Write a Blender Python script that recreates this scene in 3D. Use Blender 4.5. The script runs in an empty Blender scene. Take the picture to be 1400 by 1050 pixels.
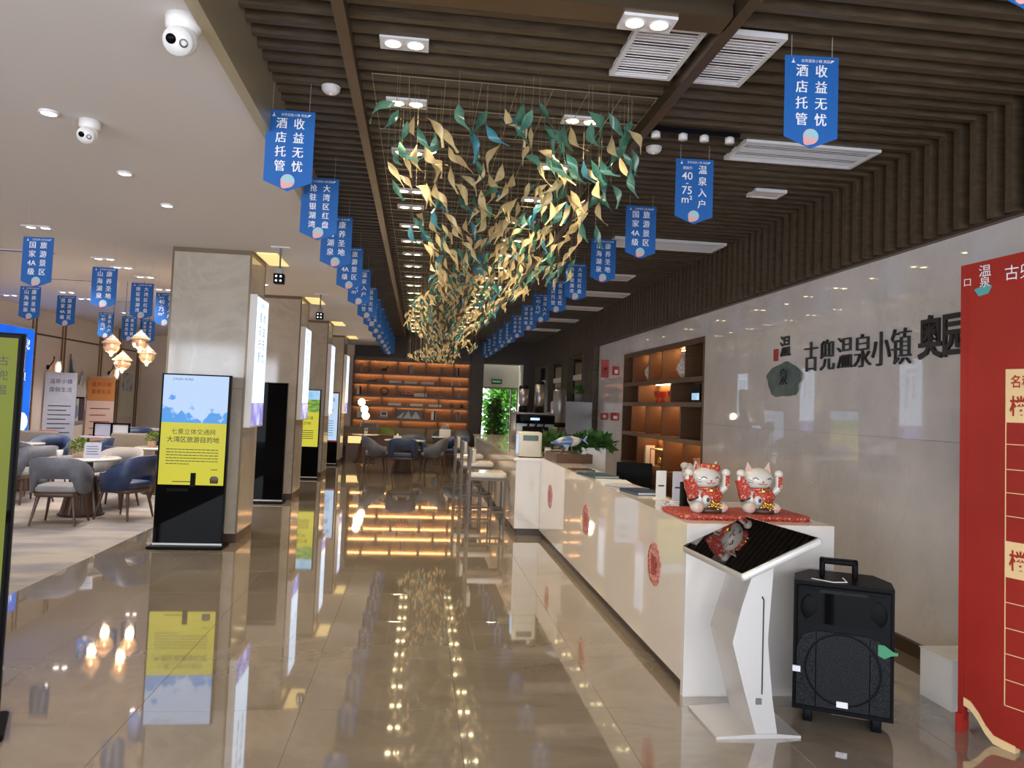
import bpy, math, random
from mathutils import Matrix, Vector
random.seed(7)
scene = bpy.context.scene
COL = scene.collection
PI = math.pi

# ------------------------------------------------------------------ camera
cam_d = bpy.data.cameras.new('camera'); cam = bpy.data.objects.new('camera', cam_d); COL.objects.link(cam)
Rm = Matrix(((0.99192735, -0.04432003, -0.11881019), (-0.12087397, -0.0472164, -0.9915443), (0.03833549, 0.99790097, -0.05219237)))
# columns: right, up, -forward (phone held 2 degrees off level, looking slightly right of the hall axis)
cam.matrix_world = Matrix.Translation((0, 0, 1.65)) @ Rm.to_4x4()
cam_d.lens = 27.0; cam_d.sensor_width = 36.0; cam_d.shift_y = -25/1400
cam_d.clip_start = 0.05; cam_d.clip_end = 200
scene.camera = cam

# ------------------------------------------------------------------ world, daylight, exposure
world = bpy.data.worlds.new('world'); scene.world = world; world.use_nodes = True
bg = world.node_tree.nodes['Background']; bg.inputs[0].default_value = (0.84, 0.90, 1.0, 1); bg.inputs[1].default_value = 7.0
sun_d = bpy.data.lights.new('sun', 'SUN'); sun_d.energy = 6.0; sun_d.angle = 0.02; sun_d.color = (1, .95, .85)
sun = bpy.data.objects.new('sun', sun_d); COL.objects.link(sun); sun.rotation_euler = (math.radians(25), math.radians(12), 0)
# daylight comes in through the glazed front behind the camera: a portal in that opening
por_d = bpy.data.lights.new('front_glazing_portal', 'AREA'); por_d.shape = 'RECTANGLE'; por_d.size = 11.4; por_d.size_y = 2.9
por_d.cycles.is_portal = True
por = bpy.data.objects.new('front_glazing_portal', por_d); COL.objects.link(por)
por.location = (-2.2, -3.0, 1.5); por.rotation_euler = (math.radians(90), 0, 0)
vs = scene.view_settings; vs.view_transform = 'Standard'; vs.look = 'None'; vs.exposure = 0.15; vs.gamma = 1.0; vs.use_curve_mapping = False
SPOT_W = 38.0; WARM = (1.0, .80, .55); COOL = (1.0, .94, .93)

# ------------------------------------------------------------------ materials
MATS = {}
def mat(name, col, rough=.5, metal=0.0, col2=None, scale=4.0, detail=4.0, stretch=(1, 1, 1), world_co=True, ramp=(.35, .65),
        emit=None, es=0.0, ior=1.5, coat=0.0, bump=0.0, alpha=None, trans=0.0, rnd=0.0, transl=0.0):
    if name in MATS: return MATS[name]
    m = bpy.data.materials.new(name); m.use_nodes = True; nt = m.node_tree; b = nt.nodes['Principled BSDF']
    b.inputs['Base Color'].default_value = (*col, 1); b.inputs['Roughness'].default_value = rough
    b.inputs['Metallic'].default_value = metal; b.inputs['IOR'].default_value = ior; b.inputs['Coat Weight'].default_value = coat
    b.inputs['Coat Roughness'].default_value = .04; b.inputs['Transmission Weight'].default_value = trans
    m.diffuse_color = (*col, 1)
    L = nt.links.new
    if col2 is not None:
        if world_co: src = nt.nodes.new('ShaderNodeNewGeometry').outputs['Position']
        else: src = nt.nodes.new('ShaderNodeTexCoord').outputs['Object']
        mp = nt.nodes.new('ShaderNodeMapping'); mp.inputs['Scale'].default_value = stretch; L(src, mp.inputs[0])
        n = nt.nodes.new('ShaderNodeTexNoise'); n.inputs['Scale'].default_value = scale; n.inputs['Detail'].default_value = detail
        n.inputs['Roughness'].default_value = .6; L(mp.outputs[0], n.inputs['Vector'])
        r = nt.nodes.new('ShaderNodeValToRGB'); r.color_ramp.elements[0].position = ramp[0]; r.color_ramp.elements[1].position = ramp[1]
        r.color_ramp.elements[0].color = (*col, 1); r.color_ramp.elements[1].color = (*col2, 1); L(n.outputs[0], r.inputs[0])
        out = r.outputs[0]
        if rnd:
            oi = nt.nodes.new('ShaderNodeObjectInfo'); mr = nt.nodes.new('ShaderNodeMapRange'); L(oi.outputs['Random'], mr.inputs[0])
            mr.inputs[3].default_value = 1-rnd; mr.inputs[4].default_value = 1+rnd
            hs = nt.nodes.new('ShaderNodeHueSaturation'); L(mr.outputs[0], hs.inputs['Value']); L(out, hs.inputs['Color']); out = hs.outputs[0]
        L(out, b.inputs['Base Color'])
        if emit is True: L(out, b.inputs['Emission Color'])
        if bump:
            bp = nt.nodes.new('ShaderNodeBump'); bp.inputs['Strength'].default_value = bump; bp.inputs['Distance'].default_value = .01
            L(n.outputs[0], bp.inputs['Height']); L(bp.outputs[0], b.inputs['Normal'])
    if emit is not None:
        if emit is not True: b.inputs['Emission Color'].default_value = (*emit, 1)
        b.inputs['Emission Strength'].default_value = es
    if transl:
        tr = nt.nodes.new('ShaderNodeBsdfTranslucent'); tr.inputs[0].default_value = (*col, 1)
        mx = nt.nodes.new('ShaderNodeMixShader'); mx.inputs[0].default_value = transl
        o = nt.nodes['Material Output']; L(b.outputs[0], mx.inputs[1]); L(tr.outputs[0], mx.inputs[2]); L(mx.outputs[0], o.inputs[0])
    MATS[name] = m
    return m

def marble(name, base, vein, rough, ior=1.6, scale=.9, rnd=.03, vein_w=.035):
    m = mat(name, base, rough, ior=ior, col2=tuple(c*.78 for c in base), scale=scale*1.6, detail=6, ramp=(.3, .7), rnd=rnd)
    nt = m.node_tree; L = nt.links.new; b = nt.nodes['Principled BSDF']
    prev = b.inputs['Base Color'].links[0].from_socket
    g = nt.nodes.new('ShaderNodeNewGeometry'); n = nt.nodes.new('ShaderNodeTexNoise'); n.inputs['Scale'].default_value = scale
    n.inputs['Detail'].default_value = 8; n.inputs['Roughness'].default_value = .62; n.inputs['Distortion'].default_value = 1.4
    L(g.outputs['Position'], n.inputs['Vector'])
    a = nt.nodes.new('ShaderNodeMath'); a.operation = 'SUBTRACT'; a.inputs[1].default_value = .5; L(n.outputs[0], a.inputs[0])
    ab = nt.nodes.new('ShaderNodeMath'); ab.operation = 'ABSOLUTE'; L(a.outputs[0], ab.inputs[0])
    mr = nt.nodes.new('ShaderNodeMapRange'); mr.inputs[1].default_value = 0; mr.inputs[2].default_value = vein_w
    mr.inputs[3].default_value = .55; mr.inputs[4].default_value = 0; L(ab.outputs[0], mr.inputs[0])
    mx = nt.nodes.new('ShaderNodeMix'); mx.data_type = 'RGBA'; mx.inputs[7].default_value = (*vein, 1)
    L(mr.outputs[0], mx.inputs[0]); L(prev, mx.inputs[6]); L(mx.outputs[2], b.inputs['Base Color'])
    return m

M_TILE = marble('polished_floor_stone', (.32, .265, .195), (.36, .31, .24), .03, ior=2.0, scale=.7, rnd=.05, vein_w=.09)
M_TILE.node_tree.nodes['Principled BSDF'].inputs['Coat Weight'].default_value = 1.0; M_TILE.node_tree.nodes['Principled BSDF'].inputs['Coat IOR'].default_value = 1.5
M_GROUT = mat('dark_grout', (.09, .075, .055), .6)
M_CARPET = mat('lounge_carpet', (.42, .37, .31), .95, col2=(.24, .23, .24), scale=1.3, detail=7, stretch=(.6, 1.8, 1), ramp=(.42, .62))
M_CEIL = mat('white_plaster', (.64, .60, .58), .9)
M_SLAT = mat('dark_wood_slat', (.098, .066, .038), .5, col2=(.056, .038, .022), scale=6, stretch=(1, 6, 6), rnd=.12)
M_VOID = mat('black_backing', (.012, .010, .009), .9)
M_BRONZE = mat('bronze_metal', (.17, .125, .08), .35, metal=.85)
M_GOLDTRIM = mat('champagne_trim', (.45, .38, .26), .4, metal=.5)
M_WALLM = marble('polished_white_marble', (.79, .76, .755), (.58, .52, .47), .025, ior=1.8, scale=.8, vein_w=.006)
M_PILLAR = marble('beige_pillar_marble', (.52, .465, .39), (.55, .50, .425), .08, ior=1.65, scale=.9, vein_w=.05)
M_SKIRT = mat('dark_brown_skirting', (.06, .035, .02), .4)
M_WALLB = mat('cream_wall_panel', (.78, .66, .555), .7)
M_TAN = mat('tan_wall', (.36, .29, .19), .8)
M_CREAM = mat('cream_paint', (.80, .76, .60), .7)
M_WOOD = mat('walnut_veneer', (.13, .062, .026), .4, col2=(.085, .04, .018), scale=5, stretch=(1.5, 1.5, 14), rnd=.05)
M_WOODL = mat('light_walnut_veneer', (.26, .14, .062), .5, col2=(.18, .095, .042), scale=5, stretch=(14, 14, 1.2))
M_DKWOOD = mat('dark_walnut_panel', (.055, .030, .016), .45, col2=(.035, .02, .012), scale=4, stretch=(2, 2, 12))
M_CHAIRW = mat('dark_chair_wood', (.085, .045, .03), .35)
M_GREY = mat('grey_leather', (.145, .15, .18), .5, col2=(.115, .12, .145), scale=12)
M_BLUE = mat('navy_leather', (.028, .050, .12), .45, col2=(.02, .036, .09), scale=12)
M_LGREY = mat('light_grey_leather', (.28, .268, .265), .55)
M_TAUPE = mat('taupe_fabric', (.25, .205, .15), .85, col2=(.20, .165, .12), scale=30)
M_TABLE = marble('white_table_stone', (.78, .74, .70), (.5, .46, .42), .12, scale=4)
M_WHITE = mat('white_lacquer', (.68, .65, .61), .12, ior=1.55)
M_COUNTER = mat('glossy_white_counter', (.74, .68, .60), .03, ior=1.75, col2=(.71, .64, .56), scale=1.2)
M_STONE = marble('cream_counter_top', (.80, .74, .62), (.62, .55, .45), .1, scale=2)
M_PLASTIC = mat('white_plastic', (.78, .76, .74), .35)
M_BEIGEP = mat('ivory_plastic', (.74, .70, .58), .4)
M_BLACK = mat('black_plastic', (.006, .006, .007), .42, ior=1.14)
M_GLOSSK = mat('black_glass', (.003, .003, .0035), .03, ior=1.13)
M_MIRRORK = mat('black_mirror_glass', (.003, .003, .0035), .01, ior=1.9)
M_GRILLE = mat('black_perforated_grille', (.030, .031, .034), .5, ior=1.2, col2=(.003, .003, .004), scale=260, detail=0, world_co=False, ramp=(.48, .52))
M_STEEL = mat('brushed_steel', (.22, .215, .21), .34, metal=.75)
M_SILVER = mat('silver_paint', (.62, .60, .58), .3, metal=.3)
M_STOOL = mat('bronze_stool_frame', (.10, .075, .055), .42, metal=.4)
M_RED = mat('red_board_print', (.36, .022, .012), .5, col2=(.30, .014, .008), scale=1.5)
M_REDL = mat('red_lacquer', (.40, .03, .02), .3)
M_SEAL = mat('red_seal_ink', (.55, .08, .06), .4, col2=(.70, .42, .36), scale=48, detail=2, world_co=False, ramp=(.46, .54))
M_GOLD = mat('gold_glaze', (.75, .47, .10), .18, metal=.9)
M_TAN2 = mat('pale_gold_print', (.86, .62, .32), .5)
M_CER = mat('white_ceramic', (.66, .62, .55), .12, ior=1.55)
M_REDP = mat('red_gold_brocade', (.42, .03, .02), .5, col2=(.72, .40, .22), scale=90, detail=2, world_co=False, ramp=(.55, .62))
M_PINK = mat('pink_pad', (.75, .42, .33), .4)
M_INK = mat('black_ink', (.02, .02, .022), .5)
M_LOGO = mat('dark_metal_letters', (.035, .032, .03), .3, metal=.3)
M_LEAFE = mat('grey_green_emblem', (.11, .16, .15), .35, col2=(.05, .09, .085), scale=9)
M_TEALE = mat('teal_emblem', (.10, .36, .34), .5)
M_BAN = mat('blue_banner_cloth', (.012, .135, .47), .6, transl=.15)
M_BTXT = mat('white_print', (.85, .86, .88), .6)
M_SWIRL = mat('pink_teal_swirl_print', (.85, .34, .30), .6, col2=(.25, .62, .68), scale=9, detail=0, world_co=False, ramp=(.42, .58))
M_CAST = mat('clear_thread', (.5, .5, .5), .4)
M_WIRE = mat('gold_wire', (.42, .34, .22), .35, metal=.7)
M_CREAMG = mat('amber_cream_glass', (.80, .66, .38), .15, ior=1.5, col2=(.62, .47, .22), scale=14, world_co=False, rnd=.15, transl=.45)
M_TEALG = mat('teal_green_glass', (.03, .125, .105), .08, ior=1.6, col2=(.15, .31, .20), scale=8, world_co=False, rnd=.3, transl=.35)
M_BLUEG = mat('sea_blue_glass', (.04, .19, .27), .1, ior=1.55, col2=(.10, .32, .40), scale=6, world_co=False, rnd=.25, transl=.4)
M_LAMP = mat('lit_lamp', (1, .9, .7), .5, emit=(1.0, .80, .42), es=14)
M_LAMPC = mat('lit_cool_lamp', (1, .95, .88), .5, emit=(1.0, .93, .84), es=9)
M_LED = mat('warm_led_strip', (1, .6, .25), .5, emit=(1.0, .50, .19), es=14)
M_LEDN = mat('amber_led_strip', (1, .6, .25), .5, emit=(1.0, .50, .18), es=45)
M_GLOBE = mat('lit_globe', (1, .9, .75), .5, emit=(1.0, .84, .58), es=6)
M_COVE = mat('lit_cove_panel', (1, .8, .4), .5, emit=(1.0, .74, .30), es=.75)
M_BULB = mat('lit_bulb', (1, .8, .5), .5, emit=(1.0, .68, .32), es=30)
M_GLASS = mat('amber_pendant_glass', (1, .68, .45), .06, ior=1.4, trans=.7)
M_CLEAR = mat('clear_glass', (1, 1, 1), .0, ior=1.05, trans=1.0)
M_VENT = mat('white_vent_metal', (.74, .72, .74), .45)
M_LEAF = mat('green_leaf', (.06, .16, .025), .45, col2=(.03, .09, .02), scale=9, rnd=.1)
M_LEAFY = mat('yellow_green_leaf', (.26, .30, .05), .5, col2=(.10, .20, .03), scale=20)
M_HEDGE = mat('sunlit_leaf', (.12, .32, .045), .5, col2=(.05, .18, .025), scale=2, transl=.5)
M_POT = mat('white_pot', (.78, .75, .70), .35)
M_POTO = mat('terracotta_pot', (.62, .42, .30), .6)
M_STEM = mat('brown_stem', (.10, .06, .03), .8)
M_PAPER = mat('white_paper', (.80, .79, .77), .7)
M_NAVYM = mat('navy_folder', (.04, .07, .12), .5)
M_TEALM = mat('teal_mat', (.05, .10, .13), .6)
M_GREENT = mat('green_tag', (.04, .26, .12), .5)
M_ORANGE = mat('orange_print', (.62, .24, .06), .6)
M_PEACH = mat('peach_print', (.80, .58, .48), .6)
M_PGREY = mat('pale_grey_print', (.60, .60, .66), .6, col2=(.52, .53, .62), scale=3)
M_SAIL = mat('ink_wash_art', (.66, .64, .62), .6, col2=(.20, .26, .40), scale=3, ramp=(.5, .62))
M_PURPLE = mat('dark_plum', (.06, .03, .06), .5)
M_CONC = mat('outdoor_paving', (.45, .43, .38), .9)
M_EXIT = mat('exit_sign_black', (.01, .02, .015), .5)
M_EXITG = mat('exit_sign_letters', (.3, .8, .4), .5, emit=(.35, .9, .5), es=.6)

def screen_mat(name, c1, c2, scale, ramp, es, detail=7, stretch=(1, 1, 1), grad=None):
    m = bpy.data.materials.new(name); m.use_nodes = True; nt = m.node_tree; L = nt.links.new; b = nt.nodes['Principled BSDF']
    b.inputs['Base Color'].default_value = (.01, .01, .01, 1); b.inputs['Roughness'].default_value = .12; b.inputs['IOR'].default_value = 1.12
    tc = nt.nodes.new('ShaderNodeTexCoord'); mp = nt.nodes.new('ShaderNodeMapping'); mp.inputs['Scale'].default_value = stretch
    L(tc.outputs['Object'], mp.inputs[0]); n = nt.nodes.new('ShaderNodeTexNoise'); n.inputs['Scale'].default_value = scale
    n.inputs['Detail'].default_value = detail; L(mp.outputs[0], n.inputs['Vector'])
    r = nt.nodes.new('ShaderNodeValToRGB'); r.color_ramp.elements[0].position, r.color_ramp.elements[1].position = ramp
    r.color_ramp.elements[0].color = (*c1, 1); r.color_ramp.elements[1].color = (*c2, 1)
    src = n.outputs[0]
    if grad:      # printed land mass thickens toward the foot of the picture
        sp = nt.nodes.new('ShaderNodeSeparateXYZ'); L(tc.outputs['Object'], sp.inputs[0]); md = nt.nodes.new('ShaderNodeMath'); md.operation = 'MULTIPLY_ADD'
        L(sp.outputs['Z'], md.inputs[0]); md.inputs[1].default_value = -grad[1]; md.inputs[2].default_value = grad[0]*grad[1]
        ad = nt.nodes.new('ShaderNodeMath'); ad.operation = 'ADD'; L(md.outputs[0], ad.inputs[0]); L(src, ad.inputs[1]); src = ad.outputs[0]
    L(src, r.inputs[0]); L(r.outputs[0], b.inputs['Emission Color']); b.inputs['Emission Strength'].default_value = es
    return m
S_MAP = screen_mat('screen_map_picture', (.50, .66, .95), (.10, .34, .78), 4.5, (.52, .56), .95, detail=9, grad=(1.50, .75))
S_YEL = screen_mat('screen_yellow', (.66, .60, .055), (.60, .56, .06), 2, (.3, .7), .9)
S_LBOX = screen_mat('lightbox_pale_blue', (.62, .78, 1.0), (.72, .86, 1.0), 2, (.3, .7), 1.5)
S_LBOXP = screen_mat('lightbox_purple_foot', (.55, .60, 1.0), (.25, .22, .55), 4, (.4, .6), 1.2)
S_BLUE = screen_mat('led_wall_blue', (.01, .12, .85), (.02, .20, .95), 1, (.3, .7), .9)
S_GREEN = screen_mat('screen_field_green', (.10, .30, .05), (.45, .55, .12), 6, (.4, .6), .8, stretch=(1, 1, 3))
S_SKY = screen_mat('screen_sky', (.25, .55, .85), (.65, .80, .92), 3, (.4, .6), .9)
S_OLIVE = screen_mat('screen_olive', (.26, .29, .035), (.22, .25, .03), 2, (.3, .7), .8)
S_PALE = screen_mat('screen_pale', (.48, .66, .90), (.55, .72, .95), 2, (.3, .7), .9)
S_PHOTO = screen_mat('screen_small_photo', (.12, .10, .12), (.45, .40, .42), 6, (.35, .65), .7)
S_DISP = screen_mat('machine_display', (.35, .55, 1.0), (.6, .75, 1.0), 8, (.4, .6), 1.5)
S_WHITE = screen_mat('lit_lens', (.9, .95, .9), (1, 1, .95), 2, (.4, .6), 1.4)

# ------------------------------------------------------------------ mesh builder
class MB:
    def __init__(s): s.v = []; s.f = []; s.s = []
    def add(s, vs, fs, smooth=False, M=None):
        o = len(s.v)
        s.v += [tuple(M @ Vector(v)) if M is not None else tuple(v) for v in vs]
        s.f += [tuple(i+o for i in f) for f in fs]; s.s += [smooth]*len(fs); return s
    def box(s, x0, x1, y0, y1, z0, z1, M=None):
        return s.add([(x0, y0, z0), (x1, y0, z0), (x1, y1, z0), (x0, y1, z0), (x0, y0, z1), (x1, y0, z1), (x1, y1, z1), (x0, y1, z1)],
                     [(0, 3, 2, 1), (4, 5, 6, 7), (0, 1, 5, 4), (1, 2, 6, 5), (2, 3, 7, 6), (3, 0, 4, 7)], False, M)
    def cbox(s, c, d, M=None): return s.box(c[0]-d[0]/2, c[0]+d[0]/2, c[1]-d[1]/2, c[1]+d[1]/2, c[2]-d[2]/2, c[2]+d[2]/2, M)
    def rbox(s, x0, x1, y0, y1, z0, z1, r=.02, n=4, M=None):
        # box with rounded vertical edges and softened rims
        pts = []
        for (cx, cy, a0) in ((x1-r, y1-r, 0), (x0+r, y1-r, 90), (x0+r, y0+r, 180), (x1-r, y0+r, 270)):
            for i in range(n+1):
                a = math.radians(a0+90*i/n); pts.append((cx+r*math.cos(a), cy+r*math.sin(a)))
        k = min(r, (z1-z0)/2)*.6; mx, my = (x0+x1)/2, (y0+y1)/2; N = len(pts); rings = []
        def sh(p, d):
            fx = 1-d/max(1e-6, (x1-x0)/2); fy = 1-d/max(1e-6, (y1-y0)/2); return (mx+(p[0]-mx)*fx, my+(p[1]-my)*fy)
        for z, d in ((z0, k), (z0+k*.3, k*.3), (z0+k, 0), (z1-k, 0), (z1-k*.3, k*.3), (z1, k)): rings.append([(*sh(p, d), z) for p in pts])
        V = [p for r_ in rings for p in r_]; F = []
        for i in range(5):
            for j in range(N): F.append((i*N+j, i*N+(j+1) % N, (i+1)*N+(j+1) % N, (i+1)*N+j))
        s.add(V, F, True, M); return s.add(rings[0]+rings[-1], [tuple(range(N-1, -1, -1)), tuple(range(N, 2*N))], False, M)
    def tube(s, p, q, r0, r1=None, n=8, cap=True):
        r1 = r0 if r1 is None else r1; p = Vector(p); q = Vector(q); d = (q-p)
        if d.length < 1e-7: return s
        Q = d.to_track_quat('Z', 'Y'); V = []
        for c, r in ((p, r0), (q, r1)):
            for i in range(n):
                a = 2*PI*i/n; V.append(c+Q @ Vector((r*math.cos(a), r*math.sin(a), 0)))
        s.add(V, [(i, (i+1) % n, n+(i+1) % n, n+i) for i in range(n)], n > 5)
        if cap: s.add(V, [tuple(range(n-1, -1, -1)), tuple(range(n, 2*n))])
        return s
    def path(s, pts, r, n=6):
        for a, b in zip(pts[:-1], pts[1:]): s.tube(a, b, r, r, n)
        return s
    def lathe(s, prof, n=20, M=None, smooth=True):
        V = []; F = []; k = len(prof)
        for i in range(n):
            a = 2*PI*i/n
            for r, z in prof: V.append((r*math.cos(a), r*math.sin(a), z))
        for i in range(n):
            for j in range(k-1): F.append((i*k+j, ((i+1) % n)*k+j, ((i+1) % n)*k+j+1, i*k+j+1))
        return s.add(V, F, smooth, M)
    def ball(s, c, r, n=14, m=9, M=None):
        r = (r, r, r) if isinstance(r, (int, float)) else r; V = []; F = []
        for j in range(m+1):
            t = PI*j/m
            for i in range(n):
                a = 2*PI*i/n; V.append((c[0]+r[0]*math.sin(t)*math.cos(a), c[1]+r[1]*math.sin(t)*math.sin(a), c[2]+r[2]*math.cos(t)))
        for j in range(m):
            for i in range(n): F.append((j*n+i, (j+1)*n+i, (j+1)*n+(i+1) % n, j*n+(i+1) % n))
        return s.add(V, F, True, M)
    def prism(s, pts, y0, y1, M=None):
        # outline in x,z extruded along y
        n = len(pts); V = [(x, y0, z) for x, z in pts]+[(x, y1, z) for x, z in pts]
        F = [tuple(range(n)), tuple(range(2*n-1, n-1, -1))]+[(i, i+n, (i+1) % n+n, (i+1) % n) for i in range(n)]
        return s.add(V, F, False, M)
    def mesh(s, me, M): return s.add([v.co for v in me.vertices], [tuple(p.vertices) for p in me.polygons], False, M)
    def data(s, name, m):
        me = bpy.data.meshes.new(name); me.from_pydata(s.v, [], s.f); me.polygons.foreach_set('use_smooth', s.s)
        me.materials.append(m); me.update(); return me
    def build(s, name, m, parent=None, loc=None, rz=0):
        return link(name, s.data(name, m), parent, loc, rz)
def link(name, data, parent=None, loc=None, rz=0):
    o = bpy.data.objects.new(name, data); COL.objects.link(o)
    if parent is not None: o.parent = parent
    if loc is not None: o.location = loc
    if rz: o.rotation_euler.z = rz
    return o
def tag(o, label, cat, group=None):
    o['label'] = label; o['category'] = cat
    if group: o['group'] = group
    return o
def thing(name, label, cat, loc=(0, 0, 0), rz=0, group=None):
    o = bpy.data.objects.new(name, None); COL.objects.link(o); o.location = loc; o.rotation_euler.z = rz; o.empty_display_size = .1
    return tag(o, label, cat, group)
def struct(o): o['kind'] = 'structure'; return o
def dup(root, loc, rz, label, group=None):
    r = root.copy(); COL.objects.link(r); r.location = loc; r.rotation_euler.z = rz; r['label'] = label
    if group: r['group'] = group
    for ch in list(root.children):
        c = ch.copy(); COL.objects.link(c); c.parent = r
        for g in list(ch.children): d = g.copy(); COL.objects.link(d); d.parent = c
    return r
ORD = ['first', 'second', 'third', 'fourth', 'fifth', 'sixth', 'seventh', 'eighth', 'ninth', 'tenth', 'eleventh', 'twelfth', 'thirteenth', 'fourteenth', 'fifteenth', 'sixteenth',
       'seventeenth', 'eighteenth', 'nineteenth', 'twentieth', 'twenty-first', 'twenty-second', 'twenty-third', 'twenty-fourth', 'twenty-fifth', 'twenty-sixth']
FRONT = Matrix(((1, 0, 0, 0), (0, 0, -1, 0), (0, 1, 0, 0), (0, 0, 0, 1)))        # text plane turned to face -Y
FACEX = Matrix(((0, 0, 1, 0), (1, 0, 0, 0), (0, 1, 0, 0), (0, 0, 0, 1)))         # faces +X
FACENX = Matrix(((0, 0, -1, 0), (-1, 0, 0, 0), (0, 1, 0, 0), (0, 0, 0, 1)))      # faces -X
_tc = {}
def text_mesh(t, size, bold=0.0, ext=0.0, align='CENTER'):
    k = (t, size, bold, ext, align)
    if k not in _tc:
        cu = bpy.data.curves.new('t', 'FONT'); cu.body = t; cu.size = size; cu.align_x = align; cu.align_y = 'CENTER'
        cu.offset = bold; cu.extrude = ext; cu.resolution_u = 2
        ob = bpy.data.objects.new('t', cu); COL.objects.link(ob); bpy.context.view_layer.update()
        me = bpy.data.meshes.new_from_object(ob.evaluated_get(bpy.context.evaluated_depsgraph_get()))
        bpy.data.objects.remove(ob); _tc[k] = me
    return _tc[k]
def put_text(mb, t, size, at, face=FRONT, bold=0.0, ext=0.0, align='CENTER', sx=1.0):
    return mb.mesh(text_mesh(t, size, bold, ext, align), Matrix.Translation(at) @ face @ Matrix.Diagonal((sx, 1, 1, 1)))
def text_part(name, m, parent, t, size, at, face=FRONT, **k):
    b = MB(); put_text(b, t, size, at, face, **k); return b.build(name, m, parent)
def spot(name, parent, loc, w, col, ang=110, blend=.6, r=.06):
    d = bpy.data.lights.new(name, 'SPOT'); d.energy = w; d.color = col; d.spot_size = math.radians(ang); d.spot_blend = blend; d.shadow_soft_size = r
    o = bpy.data.objects.new(name, d); COL.objects.link(o); o.parent = parent; o.location = loc; return o
def point(name, parent, loc, w, col, r=.05):
    d = bpy.data.lights.new(name, 'POINT'); d.energy = w; d.color = col; d.shadow_soft_size = r
    o = bpy.data.objects.new(name, d); COL.objects.link(o); o.parent = parent; o.location = loc; return o
def strip_light(name, parent, loc, sx, sy, w, col, rot=(0, 0, 0)):
    d = bpy.data.lights.new(name, 'AREA'); d.shape = 'RECTANGLE'; d.size = sx; d.size_y = sy; d.energy = w; d.color = col
    o = bpy.data.objects.new(name, d); COL.objects.link(o); o.parent = parent; o.location = loc; o.rotation_euler = rot; return o

# ================================================================== THE SETTING
Y0, YB = -3.0, 23.4                       # glazed front behind the camera, back wall
T = .83
floor = struct(MB().box(-3.15, 4.1, Y0, 24.2, -.12, -.005).build('floor', M_GROUT))
xs = [1.11+T*k for k in range(-5, 3)]
tile_me = MB().add([(.0007, .0007, -.012), (T-.0007, .0007, -.012), (T-.0007, T-.0007, -.012), (.0007, T-.0007, -.012), (.0007, .0007, -.001), (T-.0007, .0007, -.001), (T-.0007, T-.0007, -.001), (.0007, T-.0007, -.001),
                    (.0017, .0017, 0), (T-.0017, .0017, 0), (T-.0017, T-.0017, 0), (.0017, T-.0017, 0)],
                   [(8, 9, 10, 11), (4, 5, 9, 8), (5, 6, 10, 9), (6, 7, 11, 10), (7, 4, 8, 11), (0, 1, 5, 4), (1, 2, 6, 5), (2, 3, 7, 6), (3, 0, 4, 7)]).data('tile', M_TILE)
for i in range(8):
    for j in range(32): link('tile', tile_me, floor, (xs[i], 4.25-T*8+T*j, 0))
MB().box(-3.15, xs[0], Y0, 24.2, -.012, 0).build('border_strip', M_TILE, floor)
carpet = MB().box(-8.0, -3.152, Y0+.02, YB-.02, -.12, -.003).build('carpet', M_CARPET)
tag(carpet, 'mottled beige and grey carpet under the lounge tables', 'carpet')

# white lounge ceiling with a raised hall ceiling of dark slats beside it
ceil = struct(MB().box(-8.15, -1.0, Y0, 25.1, 3.3, 3.42).build('ceiling', M_CEIL))
for (x, y, w) in ((-5.0, 9.9, 1.1), (-5.3, 12.25, .9), (-5.6, 14.8, .9)):
    sl = MB().box(x-w/2, x+w/2, y-.06, y+.06, 3.292, 3.3).build('air_slot', M_VENT, ceil)
    MB().box(x-w/2+.03, x+w/2-.03, y-.025, y+.025, 3.290, 3.292).build('slot_gap', M_BLACK, sl)
struct(MB().box(-1.03, -.97, Y0, 23.3, 3.26, 3.9).build('trim_1', M_GOLDTRIM))
hall = struct(MB().box(-1.0, 4.1, Y0, YB, 3.86, 3.95).build('ceiling', M_VOID))
SL0 = 2.5; NS = 139; PT = .15
sl_me = MB().box(-.97, 3.45, -.026, .026, 3.58, 3.80).data('slat', M_SLAT)
for k in range(NS): link('slat', sl_me, hall, (0, SL0+PT*k, 0))
MB().box(-.49, -.43, 2.4, 22.9, 3.50, 3.80).build('beam', M_BRONZE, hall)
MB().box(1.39, 1.45, 2.4, 22.9, 3.50, 3.80).build('beam', M_BRONZE, hall)
MB().box(-.42, 1.38, 3.36, 3.52, 3.50, 3.60).build('beam', M_BRONZE, hall)
MB().box(-.97, 3.5, Y0, 2.38, 3.58, 3.86).build('bulkhead', M_SLAT, hall)

# right wall: marble slabs with a dark slatted frieze above
wr = struct(MB().box(3.97, 4.1, Y0, YB, 0, 3.86).build('wall_right', M_TAN))
NY0, NY1, NZ0, NZ1 = 9.30, 13.08, .40, 2.62
def slab(y0, y1, z0, z1): MB().box(3.55, 3.60, y0+.0007, y1-.0007, z0+.001, z1-.001).build('marble_slab', M_WALLM, wr)
for a, b in ((Y0, -1.0), (-1.0, .7), (.7, 2.42), (2.42, 4.14), (4.14, 5.86), (5.86, 7.58), (7.58, NY0), (NY1, 15.0)):
    slab(a, b, .1, 1.52); slab(a, b, 1.52, 2.92)
for a, b in ((NY0, 11.2), (11.2, NY1)): slab(a, b, .1, NZ0); slab(a, b, NZ1, 2.92)
MB().box(3.60, 3.64, Y0, 15.0, 2.9, 3.86).build('frieze_backing', M_VOID, wr)
MB().box(3.55, 3.97, 15.0, 15.02, 0, 3.86).build('wall_return', M_DKWOOD, wr)
MB().box(3.50, 3.56, Y0, 15.0, 2.905, 2.925).build('frieze_rail', M_SKIRT, wr)
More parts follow.
